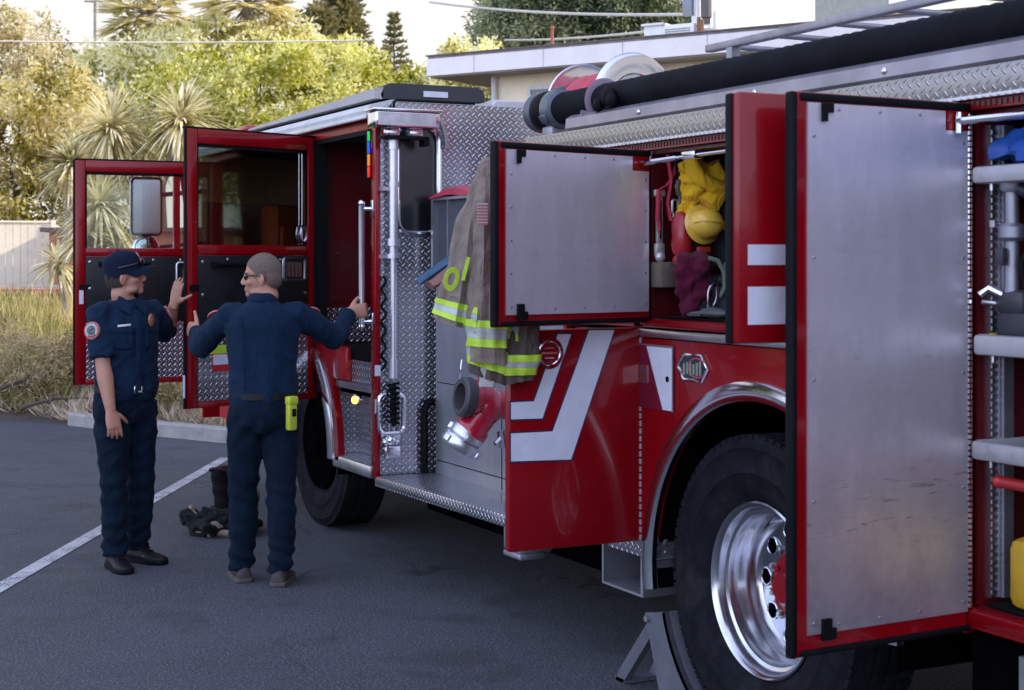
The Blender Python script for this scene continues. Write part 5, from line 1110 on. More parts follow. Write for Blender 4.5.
    return body_, root_M
LW = lambda rz, v: tuple(Matrix.Rotation(rz, 3, 'Z') @ Vector(v))
# younger man with a cap, facing the open doors
m1, M1 = person('man in navy short sleeved uniform and dark cap resting a hand on the open door', Vector((-1.26, 8.86, 0)), R(-162),
    dict(lean=(0, .01), yaw=R(60), pitch=R(7), sleeve='short', cap=True, eyes=True, seed=1.3, skin=(.44, .215, .14), hair=((.035, .02, .014), .0), stubble=.25, shoe=LEATHER, sole=BLACK,
        feet=[(.10, .07, 0), (-.10, -.03, 0)], toe=(R(-12), R(16)), shz={'l': .0},
        r=dict(at=tuple(at(111, 413, 8.58)), world=True, pole=(.15, -1, -.1), dir=tuple(cvec * .25 - dvec * .1 + Vector((0, 0, -1))), back=tuple(-dvec * .8 + cvec * .5), curl=[.32, .38, .42, .46], thumb=.5, patch=LW(R(162), tuple(-dvec * .9 - cvec * .35))),
        l=dict(at=tuple(at(174, 304, 9.02)), world=True, pole=LW(R(162), tuple(dvec * .55 - cvec * .45 + Vector((0, 0, -.8)))), dir=tuple(cvec * .22 + Vector((0, 0, 1))), back=tuple(-cvec * .55 - dvec * .8), curl=[.12, .16, .2, .26], thumb=.4, spread=.16, tc=.1)))
# (pole of the left arm is in the man's own frame)
GY = (cvec * .93 + dvec * .33 + Vector((0, 0, .12))).normalized(); GB = (-dvec * .93 + cvec * .33 + Vector((0, 0, .1))).normalized(); RAILP = Vector((-.055, 8.31, 1.425))
m2, M2 = person('man with shaved head and sunglasses seen from behind, holding the door and the grab rail', Vector((-.70, 8.08, 0)), R(-20),
    dict(lean=(-.01, .035), yaw=R(80), pitch=R(-2), sleeve='long', back=True, shades=True, seed=4.1, skin=(.46, .23, .145), hair=((.045, .037, .034), .80), stubble=.35, shoe=BROWNL, sole=basic('grey brown sole', (.075, .062, .056), .8),
        feet=[(.095, -.10, 0), (-.115, .03, 0)], toe=(R(-10), R(14)),
        r=dict(at=tuple(RAILP - GY * .080 + GB * .034), world=True, pole=(.35, -.25, -1), dir=tuple(GY), back=tuple(GB), curl=[1.15, 1.2, 1.2, 1.2], thumb=.5, tc=.6, patch=(.5, .95, .2)),
        l=dict(at=tuple(at(197, 331, 8.74)), world=True, pole=(-.5, -.1, -1), dir=(-.25, .9, .10), back=(-.95, -.2, .1), curl=[1.0, 1.1, 1.15, 1.2], thumb=.25, tc=-.2, patch=(-.3, .9, .6))))
# yellow gadget clipped to the second man's belt
kp = M2 @ Vector((.150, -.125, .90)); 
gd = thing('belt_torch', 'lime yellow torch clipped on the belt of the man seen from behind', 'torch', (kp.x, kp.y, kp.z - .09))
KM = Matrix.Translation(kp) @ Matrix.Rotation(R(-20 + 40), 4, 'Z')
LM = basic('lime yellow plastic', (.42, .50, .03), .45, 0, .12, 14)
sub('torch_body', LM, lambda b: (b.box(-.026, .026, -.022, .018, -.085, .08, .010, M=KM),), gd)
sub('torch_head', LM, lambda b: b.box(-.030, .030, -.028, .020, .05, .095, .010, M=KM), gd)
sub('torch_button', BLACK, lambda b: b.box(-.012, .012, -.032, -.022, -.01, .03, .004, M=KM), gd)
# ---- turnout trousers and boots dropped on the ground by the front wheel
bp = Vector((-.62, 9.30, 0)); bp = at(222, 533, 9.85); bp.z = 0
pile = thing('turnout_trousers', 'dark turnout trousers crumpled round a pair of boots on the asphalt', 'trousers', bp)
KN = cloth('near black turnout cloth', (.008, .010, .011), .3, 300, .6, 9)
pb = MB(); (lambda b: ([b.ell(bp + Vector((rnd.uniform(-.17, .24), rnd.uniform(-.10, .10), rnd.uniform(.02, .13))), (rnd.uniform(.07, .15), rnd.uniform(.05, .10), rnd.uniform(.02, .038)), Matrix.Rotation(rnd.uniform(-.8, .8), 4, 'Y') @ Matrix.Rotation(rnd.uniform(0, 3), 4, 'Z'), 20, 14) for k in range(22)], 1))(pb)
me_ = remeshed(pb, .012, 3); me_.transform(wm(pile).inverted()); wrinkle(me_, lambda c: .030 * noise.fractal(c * 11, 1.0, 2.0, 3) + .014 * abs(noise.noise(c * 26))); link('cloth_pile', me_, KN, pile, None, 0, local=True); me_.polygons.foreach_set('use_smooth', [True] * len(me_.polygons))
TANP = cloth('tan patch cloth', (.26, .20, .15), .2, 300, .5, 9)
sub('tan_patch', TANP, lambda b: (b.ell(bp - cvec * .17 + Vector((0, -.03, .13)), (.06, .05, .03), Matrix.Rotation(.7, 4, 'Y')), b.ell(bp - cvec * .03 - dvec * .14 + Vector((0, 0, .05)), (.09, .04, .05)), b.noise(.03, 11, 2)), pile, 60)
sub('tan_patch', TANP, lambda b: (b.tube([bp - cvec * .12 - dvec * .12 + Vector((0, 0, .03)), bp + cvec * .10 - dvec * .17 + Vector((0, 0, .025))], [(.03, .02)] * 2, 10), b.noise(.02, 11, 2)), pile, 60)
sub('grey_cuff', cloth('pale grey lining', (.32, .33, .33), .2, 300, .4, 9), lambda b: (b.ell(bp + cvec * .21 + Vector((0, .05, .23)), (.045, .045, .06)), b.noise(.015, 12, 4)), pile, 60)
for dx, hh, lb in ((.02, .40, 'dark rubber boot with red brown top standing in the crumpled trousers'), (.16, .30, 'second dark rubber boot half hidden behind the leg')):
    q = bp + cvec * dx + dvec * .02
    bt = thing('boot', lb, 'boot', q, group='boots in the dropped trousers')
    sub('boot_shaft', BLACK, lambda b: (b.loft([[q + Vector((math.cos(t) * r_ * (1 + .05 * math.sin(3 * t + z_ * 20)) - .03 * (z_ / hh) ** 2, math.sin(t) * r_ * .8, z_ + .012 * math.sin(2 * t) * (z_ / hh))) for t in np.linspace(0, 2 * PI, 26, endpoint=False)] for z_, r_ in [(hh * k / 16, .058 + .012 * (k / 16) + .004 * math.sin(k * 1.9)) for k in range(17)]]), b.ell(q + Vector((-.02, -.08, .06)), (.05, .14, .055))), bt)
    sub('boot_rim', basic('red brown boot rim', (.05, .018, .014), .7), lambda b: b.tube([q + Vector((math.cos(t) * .071 - .03, math.sin(t) * .058, hh + .012 * math.sin(2 * t))) for t in np.linspace(0, 2 * PI, 24, endpoint=False)], .008, 8, closed=True), bt)
# ------------------------------------------------------------------ GROUND, PLANTING, HOUSE, SKY
def struct(name, mat, fn, smooth=35):
    b = MB(); fn(b); o = b.build(name, mat, smooth=smooth); o['kind'] = 'structure'; return o
def asphalt():
    m, g, p = new_mat('asphalt'); o = g.geo()
    f = g.noise(.55, 6, .6, o); s = g.noise(75, 4, .7, o); pch = g.noise(2.3, 5, .65, o)
    c = g.ramp(f, [(.3, (.030, .037, .048)), (.7, (.053, .062, .078))])
    c = g.mix(g.ramp(s, [(.53, (0, 0, 0)), (.66, (.85, .85, .85))]), c, (.22, .22, .23)); c = g.mix(g.ramp(s, [(.30, (.7, .7, .7)), (.42, (0, 0, 0))]), c, (.012, .012, .014))
    c = g.mix(g.m('MULTIPLY', g.ramp(pch, [(.56, (0, 0, 0)), (.68, (1, 1, 1))]), .7), c, (.020, .021, .025))
    st_ = g.noise(1.1, 3, .5, o); c = g.mix(g.m('MULTIPLY', g.ramp(st_, [(.62, (0, 0, 0)), (.70, (1, 1, 1))]), .6), c, (.014, .014, .016)); gr_ = g.noise(150, 2, .5, o); c = g.mix(g.m('MULTIPLY', g.ramp(gr_, [(.60, (0, 0, 0)), (.66, (1, 1, 1))]), .6), c, (.30, .30, .31))
    vo = g.n('ShaderNodeTexVoronoi', feature='DISTANCE_TO_EDGE'); vo.inputs['Scale'].default_value = .55
    wv = g.n('ShaderNodeVectorMath', operation='ADD'); nt = m.node_tree
    nn = g.n('ShaderNodeTexNoise'); nn.inputs['Scale'].default_value = 2.0; nt.links.new(o, nn.inputs[0]); nt.links.new(o, wv.inputs[0]); nt.links.new(nn.outputs['Color'], wv.inputs[1]); nt.links.new(wv.outputs[0], vo.inputs['Vector'])
    ck = g.m('MULTIPLY', g.ramp(vo.outputs['Distance'], [(.0, (1, 1, 1)), (.012, (0, 0, 0))]), g.ramp(g.noise(.8, 3, .5, o), [(.5, (0, 0, 0)), (.6, (1, 1, 1))]))
    c = g.mix(g.m('MULTIPLY', ck, .95), c, (.010, .010, .012))
    g.put(p.inputs['Base Color'], c); g.put(p.inputs['Roughness'], g.ramp(pch, [(.3, (.85,) * 3), (.7, (.62,) * 3)]))
    g.put(p.inputs['Normal'], g.bump(s, 1.0, .012)); return m
ASPH = asphalt()
struct('ground', ASPH, lambda b: b.sheet([[Vector((x, y, 0)) for x in (-400, 400)] for y in (-300, 700)]))
# painted bay line
def worn():
    m, g, p = new_mat('worn white line'); o = g.geo(); s = g.noise(70, 4, .7, o); f = g.noise(6, 5, .6, o)
    k = g.ramp(g.m('ADD', g.m('MULTIPLY', s, .6), g.m('MULTIPLY', f, .4)), [(.40, (0, 0, 0)), (.52, (1, 1, 1))])
    g.put(p.inputs['Base Color'], g.mix(k, (.12, .12, .13), (.50, .50, .50))); p.inputs['Roughness'].default_value = .7; return m
l0 = at(-60, 613, 7.6); l0 = at(-120, 657, 1.7 * FPX / (657 - 262)); l1 = at(226, 458, 1.7 * FPX / (458 - 262))
dl = (l1 - l0).normalized(); nl = Vector((-dl.y, dl.x, 0)) * .05
def line_(b):
    n = 24
    b.sheet([[l0.lerp(l1, k / n) + nl + Vector((0, 0, .004)), l0.lerp(l1, k / n) - nl + Vector((0, 0, .004))] for k in range(n + 1)])
o = struct('bay_line', worn(), line_, 0)
# kerb of the planting bed
CONC = basic('pale concrete', (.30, .285, .265), .85, 0, .18, 5, .3, 60, dirt=.35)
G0 = lambda px, py: at(px, py, 1.7 * FPX / (py - 262))
kA, kB, kC, kD = G0(-200, 418), G0(148, 435.5), G0(310, 452), G0(470, 468)
def kerb(pts, w=.16, h=.14):
    def f(b):
        b.loft([[p + q for q in (Vector((0, 0, 0)), Vector((0, 0, h - .02)), dvec * .02 + Vector((0, 0, h)), dvec * w + Vector((0, 0, h)), dvec * w)] for p in pts]); 
    return f
k_ = struct('kerb', CONC, kerb([kB.lerp(kD, k / 30) for k in range(31)]))
struct('kerb', CONC, kerb([G0(58, 429).lerp(G0(146, 440), k / 10) + dvec * .35 for k in range(11)], .2, .13))
# earth bed rising behind it
def bedz(d, u):
    """height of the bed, d metres ahead of the camera, u to the side"""
    t = max(0, min(1, (d - 16.5) / 12.0)); return .04 + 1.0 * t * t * (3 - 2 * t) + .06 * noise.noise(Vector((d * .5, u * .5, 0)))
def P2(u, d, z=0.0): q = CAM + cvec * u + dvec * d; return Vector((q.x, q.y, z))
EARTH = basic('dry leaf litter', (.085, .068, .05), .95, 0, .45, 2.2, .9, 30, bdist=.03)
def kd(u):  # bed edge: depth of the kerb line at side offset u
    a, c = (kB - CAM), (kD - CAM); u0, d0, u1, d1 = a.dot(cvec), a.dot(dvec), c.dot(cvec), c.dot(dvec); return d0 + (u - u0) * (d1 - d0) / (u1 - u0) + .17
def bed(b):
    us = np.linspace(-14, 16, 160); b.sheet([[P2(u, kd(u) + t, bedz(kd(u) + t, u) + .025 * noise.noise(Vector((u * 2.3, t * 2.3, 5)))*min(1, t) if t > .05 else -.02) for u in us] for t in list(np.linspace(0, 16, 60)) + [40, 90]])
struct('earth', EARTH, bed)
# red kerb and drive beyond
struct('red_kerb', basic('red kerb paint', (.42, .035, .045), .6, 0, .2, 6), lambda b: b.loft([[P2(u, 27.2 - u * .05, z) + dvec * q for z, q in ((.9, 0), (1.22, 0), (1.22, .2), (.9, .2))] for u in np.linspace(-16, -5.6, 12)]))
struct('driveway', basic('sunlit drive concrete', (.36, .28, .24), .9, 0, .15, 2), lambda b: b.sheet([[P2(u, 27.5, 1.15), P2(u, 31.4, 1.24)] for u in np.linspace(-16, -5.2, 6)]))

# ---- leaf builders: many small leaf faces, arranged in clumps through the crown
def leaves_mesh(name, centres, dirs, L, Wd, mat, parent, curve=0.0):
    n = len(centres); a = nrs.randn(n, 3); d = dirs / np.linalg.norm(dirs, axis=1, keepdims=True)
    s = np.cross(d, a); s /= np.linalg.norm(s, axis=1, keepdims=True) + 1e-9
    L = np.broadcast_to(np.asarray(L, 'f'), (n,))[:, None]; Wd = np.broadcast_to(np.asarray(Wd, 'f'), (n,))[:, None]
    nrm = np.cross(s, d)
    v = np.stack([centres, centres + d * L * .45 + s * Wd * .5 + nrm * curve * L, centres + d * L, centres + d * L * .45 - s * Wd * .5 + nrm * curve * L], 1).reshape(-1, 3)
    me = bpy.data.meshes.new(name); me.vertices.add(n * 4); me.vertices.foreach_set('co', v.astype('f').ravel())
    me.loops.add(n * 4); me.loops.foreach_set('vertex_index', np.arange(n * 4, dtype='i')); me.polygons.add(n); me.polygons.foreach_set('loop_start', np.arange(0, n * 4, 4, dtype='i'))
    me.update(calc_edges=True); return link(name, me, mat, parent, None, 0)
def clump_points(c, r, n_cl, per, cl_r, flat=1.0, shell=.55):
    """leaf positions: clumps scattered through an ellipsoid, denser to the outside"""
    u = nrs.randn(n_cl, 3); u /= np.linalg.norm(u, axis=1, keepdims=True); k = (shell + (1 - shell) * nrs.rand(n_cl)) ** .7
    cc = np.array(c) + u * k[:, None] * np.array(r)
    rr = cl_r * (.6 + .8 * nrs.rand(n_cl)); off = nrs.randn(n_cl, per, 3); off /= np.linalg.norm(off, axis=2, keepdims=True); off *= (nrs.rand(n_cl, per, 1) ** .45)
    pts = cc[:, None, :] + off * rr[:, None, None] * np.array((1, 1, flat)); dr = off * .7 + nrs.randn(n_cl, per, 3) * .6 + np.array((0, 0, -.15))
    return pts.reshape(-1, 3), dr.reshape(-1, 3), cc
BARK = basic('grey brown bark', (.11, .085, .065), .9, 0, .35, 9, .7, 40, bdist=.02)
PALEBARK = basic('pale bark', (.30, .25, .20), .9, 0, .25, 9, .5, 40, bdist=.02)
def limbs(b, base, cc, r0, zfork, n=9):
    base = Vector(base); fork = Vector((base.x + rnd.uniform(-.2, .2), base.y + rnd.uniform(-.2, .2), zfork))
    b.tube([base, base.lerp(fork, .5) + Vector((rnd.uniform(-.1, .1), 0, 0)), fork], [r0, r0 * .8, r0 * .65], 12)
    for k in rnd.sample(range(len(cc)), min(n, len(cc))):
        e = Vector(cc[k]); m = fork.lerp(e, .5) + Vector((rnd.uniform(-.2, .2), rnd.uniform(-.2, .2), rnd.uniform(0, .3)))
        b.tube([fork - Vector((0, 0, .1)), fork.lerp(m, .5), m, e], [r0 * .45, r0 * .34, r0 * .22, r0 * .06], 7)
def tree(name, label, u, d, gz, blobs, mat, n_cl, per, cl_r, L, Wd, r0=.14, bark=BARK, group=None, flat=.8, nl=9, shell=.5):
    """blobs: (du, dz, ru, rz) lobes of the crown in the picture's width and height, metres"""
    t = thing(name, label, 'tree', P2(u, d, gz), group=group); A = []; Dd = []; CC = []
    tot = sum(bb[2] * bb[3] for bb in blobs)
    for du, dz, ru, rz_ in blobs:
        k = ru * rz_ / tot; c = P2(u + du, d + rnd.uniform(-.3, .3) * ru, dz)
        p_, q_, c_ = clump_points(c, (ru, ru * .85, rz_), max(3, int(n_cl * k)), per, cl_r, flat, shell); A.append(p_); Dd.append(q_); CC.append(c_)
    A = np.concatenate(A); Dd = np.concatenate(Dd); CC = np.concatenate(CC)
    zlow = min(bb[1] - bb[3] * .4 for bb in blobs)
    b = MB(); limbs(b, P2(u, d, gz - .1), CC, r0, max(gz + .5, zlow), nl); b.build('trunk', bark, t)
    leaves_mesh('crown', A, Dd, L * (.6 + .8 * nrs.rand(len(A))), Wd * (.7 + .6 * nrs.rand(len(A))), mat, t); return t
LF_A = leafmat('olive leaves', (.022, .022, .005), (.40, .33, .05), .5, .9, (.97, .90, .58))
LF_B = leafmat('yellow green leaves', (.02, .03, .004), (.40, .40, .02), .55, .8, (.97, .92, .50))
LF_C = leafmat('grey olive leaves', (.05, .045, .015), (.42, .35, .12), .45, .6, (.95, .86, .6))
LF_D = leafmat('dark conifer leaves', (.018, .035, .018), (.12, .16, .075), .3, .5, (.38, .40, .2))
LF_E = leafmat('golden shrub leaves', (.05, .045, .008), (.66, .56, .14), .5, 1.2, (.98, .94, .74))
LF_F = leafmat('sword leaves', (.08, .07, .03), (.52, .46, .22), .35, 3.0, (.95, .90, .66))
px2 = lambda px, D: (px - 512) / FPX * D
pz = lambda py, D: 1.7 - (py - 262) / FPX * D
def lob(D, cpx, items): return [(px2(px, D) - px2(cpx, D), pz(py, D), rx / FPX * D, ry / FPX * D) for px, py, rx, ry in items]
def tr_(name, label, D, cpx, items, *a, **k): return tree(name, label, px2(cpx, D), D, 1.15, lob(D, cpx, items), *a, **k)
tr_('broadleaf_tree', 'sprawling olive green tree behind the white fence', 34, 20, [(-60, 190, 80, 90), (10, 145, 65, 60), (60, 118, 55, 52), (30, 205, 60, 42), (-40, 110, 60, 45), (105, 170, 45, 60)], LF_A, 300, 105, .36, .135, .07)
tr_('broadleaf_tree', 'bright yellow green tree above the opened crew door', 36, 250, [(250, 100, 55, 48), (300, 85, 50, 45), (215, 150, 50, 50), (280, 150, 60, 45), (345, 95, 45, 42), (170, 120, 45, 50), (210, 85, 40, 35)], LF_B, 260, 105, .34, .125, .07)
tr_('broadleaf_tree', 'pale tree with painted cream highlights between palm and bright green tree', 44, 165, [(165, 72, 65, 45), (115, 90, 50, 55), (225, 60, 55, 38), (280, 55, 50, 32)], LF_E, 220, 100, .42, .16, .085)
tr_('broadleaf_tree', 'thin grey olive tree at the top left corner', 52, 25, [(15, 45, 48, 36), (50, 75, 32, 28), (-20, 65, 50, 50), (-30, 20, 40, 30)], LF_C, 140, 100, .42, .17, .07)
tr_('broadleaf_tree', 'row end tree peeping over the cab roof', 40, 395, [(395, 95, 50, 26), (350, 80, 40, 40), (430, 105, 40, 22)], LF_B, 150, 100, .36, .14, .075)
tr_('shrub', 'golden sunlit shrub beside the house eave', 30, 470, [(470, 75, 38, 34), (510, 90, 30, 24), (440, 95, 30, 22)], LF_E, 130, 90, .26, .11, .06)
def cone_tree(name, label, D, cpx, ytop, ybot, halfw, mat, n_cl, per, cl_r, L, Wd, group=None):
    t = thing(name, label, 'tree', P2(px2(cpx, D), D, 1.0), group=group); u = px2(cpx, D); z0, z1 = pz(ybot, D), pz(ytop, D); w = halfw / FPX * D
    pts = []; dr = []; cc = []
    for k in range(n_cl):
        f = rnd.random() ** .8; a = rnd.random() * 2 * PI; r = w * (1 - f) ** .8 * (.45 + .55 * rnd.random()) + .05; z = z0 + (z1 - z0) * f
        c = np.array(P2(u + math.cos(a) * r, D + math.sin(a) * r, z)); cc.append(c); q = nrs.randn(per, 3); pts.append(c + q * cl_r * np.array((1, 1, .55)) * (.35 + .65 * (1 - f))); dr.append(q * .6 + nrs.randn(per, 3) * .4 + np.array((0, 0, -.3)))
    A = np.concatenate(pts); Dd = np.concatenate(dr); b = MB(); b.tube([P2(u, D, .9), P2(u, D, z1 - .1)], [.22, .03], 10)
    for c in cc[:14]: b.tube([P2(u, D, c[2] - .1), Vector(c)], [.05, .015], 6)
    b.build('trunk', BARK, t); leaves_mesh('crown', A, Dd, L * (.6 + .8 * nrs.rand(len(A))), Wd, mat, t); return t
LF_G = leafmat('sunlit conifer leaves', (.06, .055, .02), (.22, .19, .07), .35, .5)
cone_tree('conifer', 'taller of the two brown green conifers against the white sky', 70, 341, -6, 95, 30, LF_G, 90, 60, .55, .35, .16)
cone_tree('conifer', 'lower brown green conifer left of the taller one', 68, 318, 8, 95, 26, LF_G, 70, 60, .55, .35, .16)
# thin layered pine
def norfolk():
    D, cpx = 75, 394; u = px2(cpx, D); t = thing('layered_pine', 'slim pine with separate branch tiers alone against the sky', 'tree', P2(u, D, 1.0)); b = MB()
    b.tube([P2(u, D, .9), P2(u, D, pz(14, D))], [.16, .02], 8); pts = []; dr = []
    for k in range(11):
        f = k / 10; z = pz(84, D) + (pz(18, D) - pz(84, D)) * f; r = (.95 - .78 * f)
        for j in range(7):
            a = 2 * PI * j / 7 + k; e = Vector((math.cos(a) * r, math.sin(a) * r, .12)); o_ = P2(u, D, z); b.tube([o_, o_ + e], [.035, .012], 5)
            for q in range(14):
                s_ = .3 + .7 * rnd.random(); pts.append(np.array(o_ + e * s_)); dr.append(np.array(e) + nrs.randn(3) * .5 + np.array((0, 0, .3)))
    b.build('trunk', BARK, t); leaves_mesh('crown', np.array(pts), np.array(dr), .26, .10, LF_G, t)
norfolk()
tr_('pine', 'broad dark green pine standing behind the house roof', 48, 560, [(520, 35, 50, 30), (570, 10, 60, 40), (620, 20, 55, 45), (660, 5, 45, 40), (560, 55, 70, 25), (500, 20, 30, 22), (640, 50, 50, 22)], LF_D, 420, 110, .48, .20, .06, r0=.3, flat=.7)
# fan palms
def palm(label, D, cpx, cpy, nf, Lf, hang):
    u = px2(cpx, D); z = pz(cpy, D); t = thing('fan_palm', label, 'palm tree', P2(u, D, 1.0)); c = P2(u, D, z)
    MB().tube([P2(u, D, .9), P2(u + .1, D, z * .6), c], [.24, .18, .16], 12).build('trunk', PALEBARK, t)
    pts, dr, Ls = [], [], []; st = MB()
    for k in range(nf):
        a = 2 * PI * k / nf * 1.618 * 3; el = R(rnd.uniform(-hang, 75)); ax = Vector((math.cos(a) * math.cos(el), math.sin(a) * math.cos(el), math.sin(el))); e = c + ax * Lf * .55; st.tube([c, e], [.03, .015], 5)
        sd = ax.cross(Vector((0, 0, 1))).normalized()
        if sd.length < .1: sd = Vector((1, 0, 0))
        up_ = sd.cross(ax)
        for j in range(22):
            th = R(-115 + 230 * j / 21); d = ax * math.cos(th) + sd * math.sin(th) + up_ * rnd.uniform(-.12, .12) - Vector((0, 0, .12)); pts.append(np.array(e)); dr.append(np.array(d)); Ls.append(Lf * .62 * (.7 + .3 * math.cos(th / 1.4)))
    st.build('stalks', PALEBARK, t); leaves_mesh('fronds', np.array(pts), np.array(dr), np.array(Ls), .09, leafmat('palm leaves', (.12, .10, .03), (.50, .43, .15), .45, .7, (.86, .78, .48)), t, .06)
palm('shaggy fan palm at the top edge, left of the second palm', 46, 150, 14, 46, 1.6, 70); palm('fan palm with stiff dark leaves at the top edge above the crew door', 44, 248, 4, 44, 1.5, 65)
# sword-leaved cabbage trees beside the engine
def cordyline(label, D, cpx, heads, group='cabbage trees by the drive'):
    u = px2(cpx, D); gz = bedz(D, u); t = thing('cabbage_tree', label, 'cabbage tree', P2(u, D, gz), group=group); tk = MB(); pts, dr, Ls = [], [], []
    for hp, hy, n, L in heads:
        c = P2(px2(hp, D), D + rnd.uniform(-.3, .3), pz(hy, D)); m = Vector((P2(u, D).x, P2(u, D).y, gz + (c.z - gz) * .5)); tk.tube([P2(u, D, gz - .1), m, c], [.065, .055, .05], 10)
        for k in range(n):
            a = rnd.random() * 2 * PI; el = math.asin(rnd.uniform(-.75, 1)); d = np.array((math.cos(a) * math.cos(el), math.sin(a) * math.cos(el), math.sin(el))); pts.append(np.array(c) + d * .05); dr.append(d); Ls.append(L * rnd.uniform(.75, 1.1))
    tk.build('trunk', PALEBARK, t)
    # each leaf: three segments bending over
    P_ = np.array(pts); D_ = np.array(dr); Ls = np.array(Ls); n = len(P_); s = np.cross(D_, np.array((0, 0, 1.0))); s /= np.linalg.norm(s, axis=1, keepdims=True) + 1e-6
    V = []; w = .022
    for j, (f, wf) in enumerate(((0, .6), (.35, 1), (.7, .75), (1, .05))):
        p = P_ + D_ * (Ls * f)[:, None] + np.array((0, 0, -1.0)) * (Ls * .28 * f * f)[:, None]; V += [p + s * w * wf, p - s * w * wf]
    V = np.stack(V, 1).reshape(-1, 3); F = []
    for i in range(n):
        o_ = i * 8; F += [(o_, o_ + 1, o_ + 3, o_ + 2), (o_ + 2, o_ + 3, o_ + 5, o_ + 4), (o_ + 4, o_ + 5, o_ + 7, o_ + 6)]
    me = bpy.data.meshes.new('leaves'); me.from_pydata(V.tolist(), [], F); me.update(); link('leaves', me, LF_F, t, None, 0)
cordyline('tall cabbage tree with the two spiky heads above the front door', 23, 150, [(112, 128, 300, .86), (182, 120, 320, .88), (140, 150, 160, .7)])
cordyline('cabbage tree with its spiky head seen through the front door window', 21.5, 105, [(98, 205, 280, .75), (118, 250, 160, .6), (85, 235, 160, .6)])
cordyline('low young cabbage tree between the fence and the front door', 22.5, 66, [(72, 165, 200, .62), (62, 262, 110, .5)])
for k, (x_, y_, h_, l_) in enumerate(((4.7, 9.0, 2.6, 'rounded green shrub beyond the crew cab, seen through its windows'), (4.9, 10.9, 2.75, 'tall green shrub beyond the front seats, seen through the cab windows'), (4.6, 12.8, 2.5, 'green shrub ahead of the cab, seen through the windscreen'))):
    t_ = thing('green_shrub', l_, 'shrub', (x_, y_, 0)); A_, D_2, C_ = clump_points((x_, y_, h_ * .58), (.95, .95, h_ * .40), 90, 70, .28, .9, .35); b = MB()
    for j in range(12): b.tube([Vector((x_, y_, 0)), Vector((x_, y_, .5)), Vector(C_[j])], [.04, .03, .008], 6)
    b.build('stems', BARK, t_); leaves_mesh('foliage', A_, D_2, .11 * (.6 + .8 * nrs.rand(len(A_))), .05, leafmat('shade green leaves', (.02, .035, .008), (.16, .20, .04), .4, 1.6, (.4, .42, .14)), t_)
# ---- dry grass and litter in the bed
def grass(name, mat, n, spots, hgt, wid, lean):
    pts, dr, Ls = [], [], []
    for k in range(n):
        u0, d0, r, w8 = spots[rnd.randrange(len(spots))]; a = rnd.random() * 2 * PI; q = r * math.sqrt(rnd.random()); u, d = u0 + math.cos(a) * q, d0 + math.sin(a) * q * 1.0
        if d < kd(u) + .12: continue
        pts.append(np.array(P2(u, d, bedz(d, u) - .01))); v = np.array((rnd.gauss(0, lean), rnd.gauss(0, lean), 1.0)); dr.append(v); Ls.append(hgt * w8 * rnd.uniform(.5, 1.2))
    o = leaves_mesh(name, np.array(pts), np.array(dr), np.array(Ls), wid, mat, None); o['kind'] = 'stuff'; return o
LG = leafmat('dry grass blades', (.10, .08, .03), (.58, .46, .15), .4, 1.6, (.86, .74, .36)); LG2 = leafmat('green grass blades', (.05, .055, .015), (.20, .19, .06), .4, 1.6, (.42, .38, .16))
sp = [(rnd.uniform(-10.5, -1.5), rnd.uniform(18.5, 25), rnd.uniform(.3, .7), rnd.uniform(.6, 1.2)) for k in range(150)]
tag(grass('dry_grass', LG, 30000, sp, .56, .016, .38), 'tall pale dry grass growing on the bed behind the kerb', 'grass')
sp = []
for k in range(90):
    uu = rnd.uniform(-8.5, 0); sp.append((uu, kd(uu) + rnd.uniform(.6, 7), rnd.uniform(.3, .6), rnd.uniform(.5, 1.2)))
tag(grass('green_grass', LG2, 26000, sp, .50, .018, .35), 'low green grass tufts among the dry grass', 'grass')
LT = leafmat('dry twig litter', (.10, .075, .05), (.36, .28, .18), .2, 2.5, (.60, .50, .36))
sp = []
for k in range(170):
    uu = rnd.uniform(-8.5, 1.5); sp.append((uu, kd(uu) + rnd.uniform(.1, 3.6), rnd.uniform(.3, .7), rnd.uniform(.6, 1.3)))
tag(grass('litter', LT, 60000, sp, .26, .017, .95), 'brown twigs and dead leaves littering the bed by the kerb', 'leaf litter')
def lowbush(label, px, py, D, r, mat, n=9):
    u = px2(px, D); t = thing('low_shrub', label, 'shrub', P2(u, D, bedz(D, u)), group=None); c = P2(u, D, bedz(D, u) + r * .55)
    A, Dd, CC = clump_points(c, (r, r, r * .6), 90, 90, .17, .8, .3); b = MB()
    for k in range(10): b.tube([P2(u, D, bedz(D, u)), Vector(CC[k])], [.02, .006], 5)
    b.build('stems', BARK, t); leaves_mesh('foliage', A, Dd, .085 * (.5 + .9 * nrs.rand(len(A))), .014, mat, t)
LB = leafmat('grey dry bush leaves', (.09, .07, .035), (.32, .25, .12), .3, 2.0, (.52, .42, .22))
lowbush('dry grey shrub sprawling at the left edge behind the kerb', 30, 385, 17.6, .75, LB); lowbush('dry brown shrub between the left man and the fallen twigs', 75, 372, 18.4, .6, LB); lowbush('dry shrub showing under the open front door', 170, 400, 16.6, .55, LB)
# fallen branches
for (a, c_, l) in (((0, 388, 16.8), (60, 378, 17.2), 'long bare fallen branch lying across the dry bed'), ((20, 408, 16.4), (90, 398, 16.9), 'short bare fallen branch nearer the kerb')):
    A_, B_ = at(*a), at(*c_); A_.z = max(A_.z, .16); B_.z = max(B_.z, .2)
    top('branch', BARK, lambda b: (b.tube([A_, A_.lerp(B_, .5) + Vector((0, 0, .05)), B_], [.022, .018, .008], 8), b.tube([A_.lerp(B_, .4), A_.lerp(B_, .6) + dvec * -.2 + Vector((0, 0, .12))], [.012, .004], 6), b.tube([A_.lerp(B_, .65), A_.lerp(B_, .85) + dvec * .2 + Vector((0, 0, .14))], [.010, .004], 6)), l, 'branch')
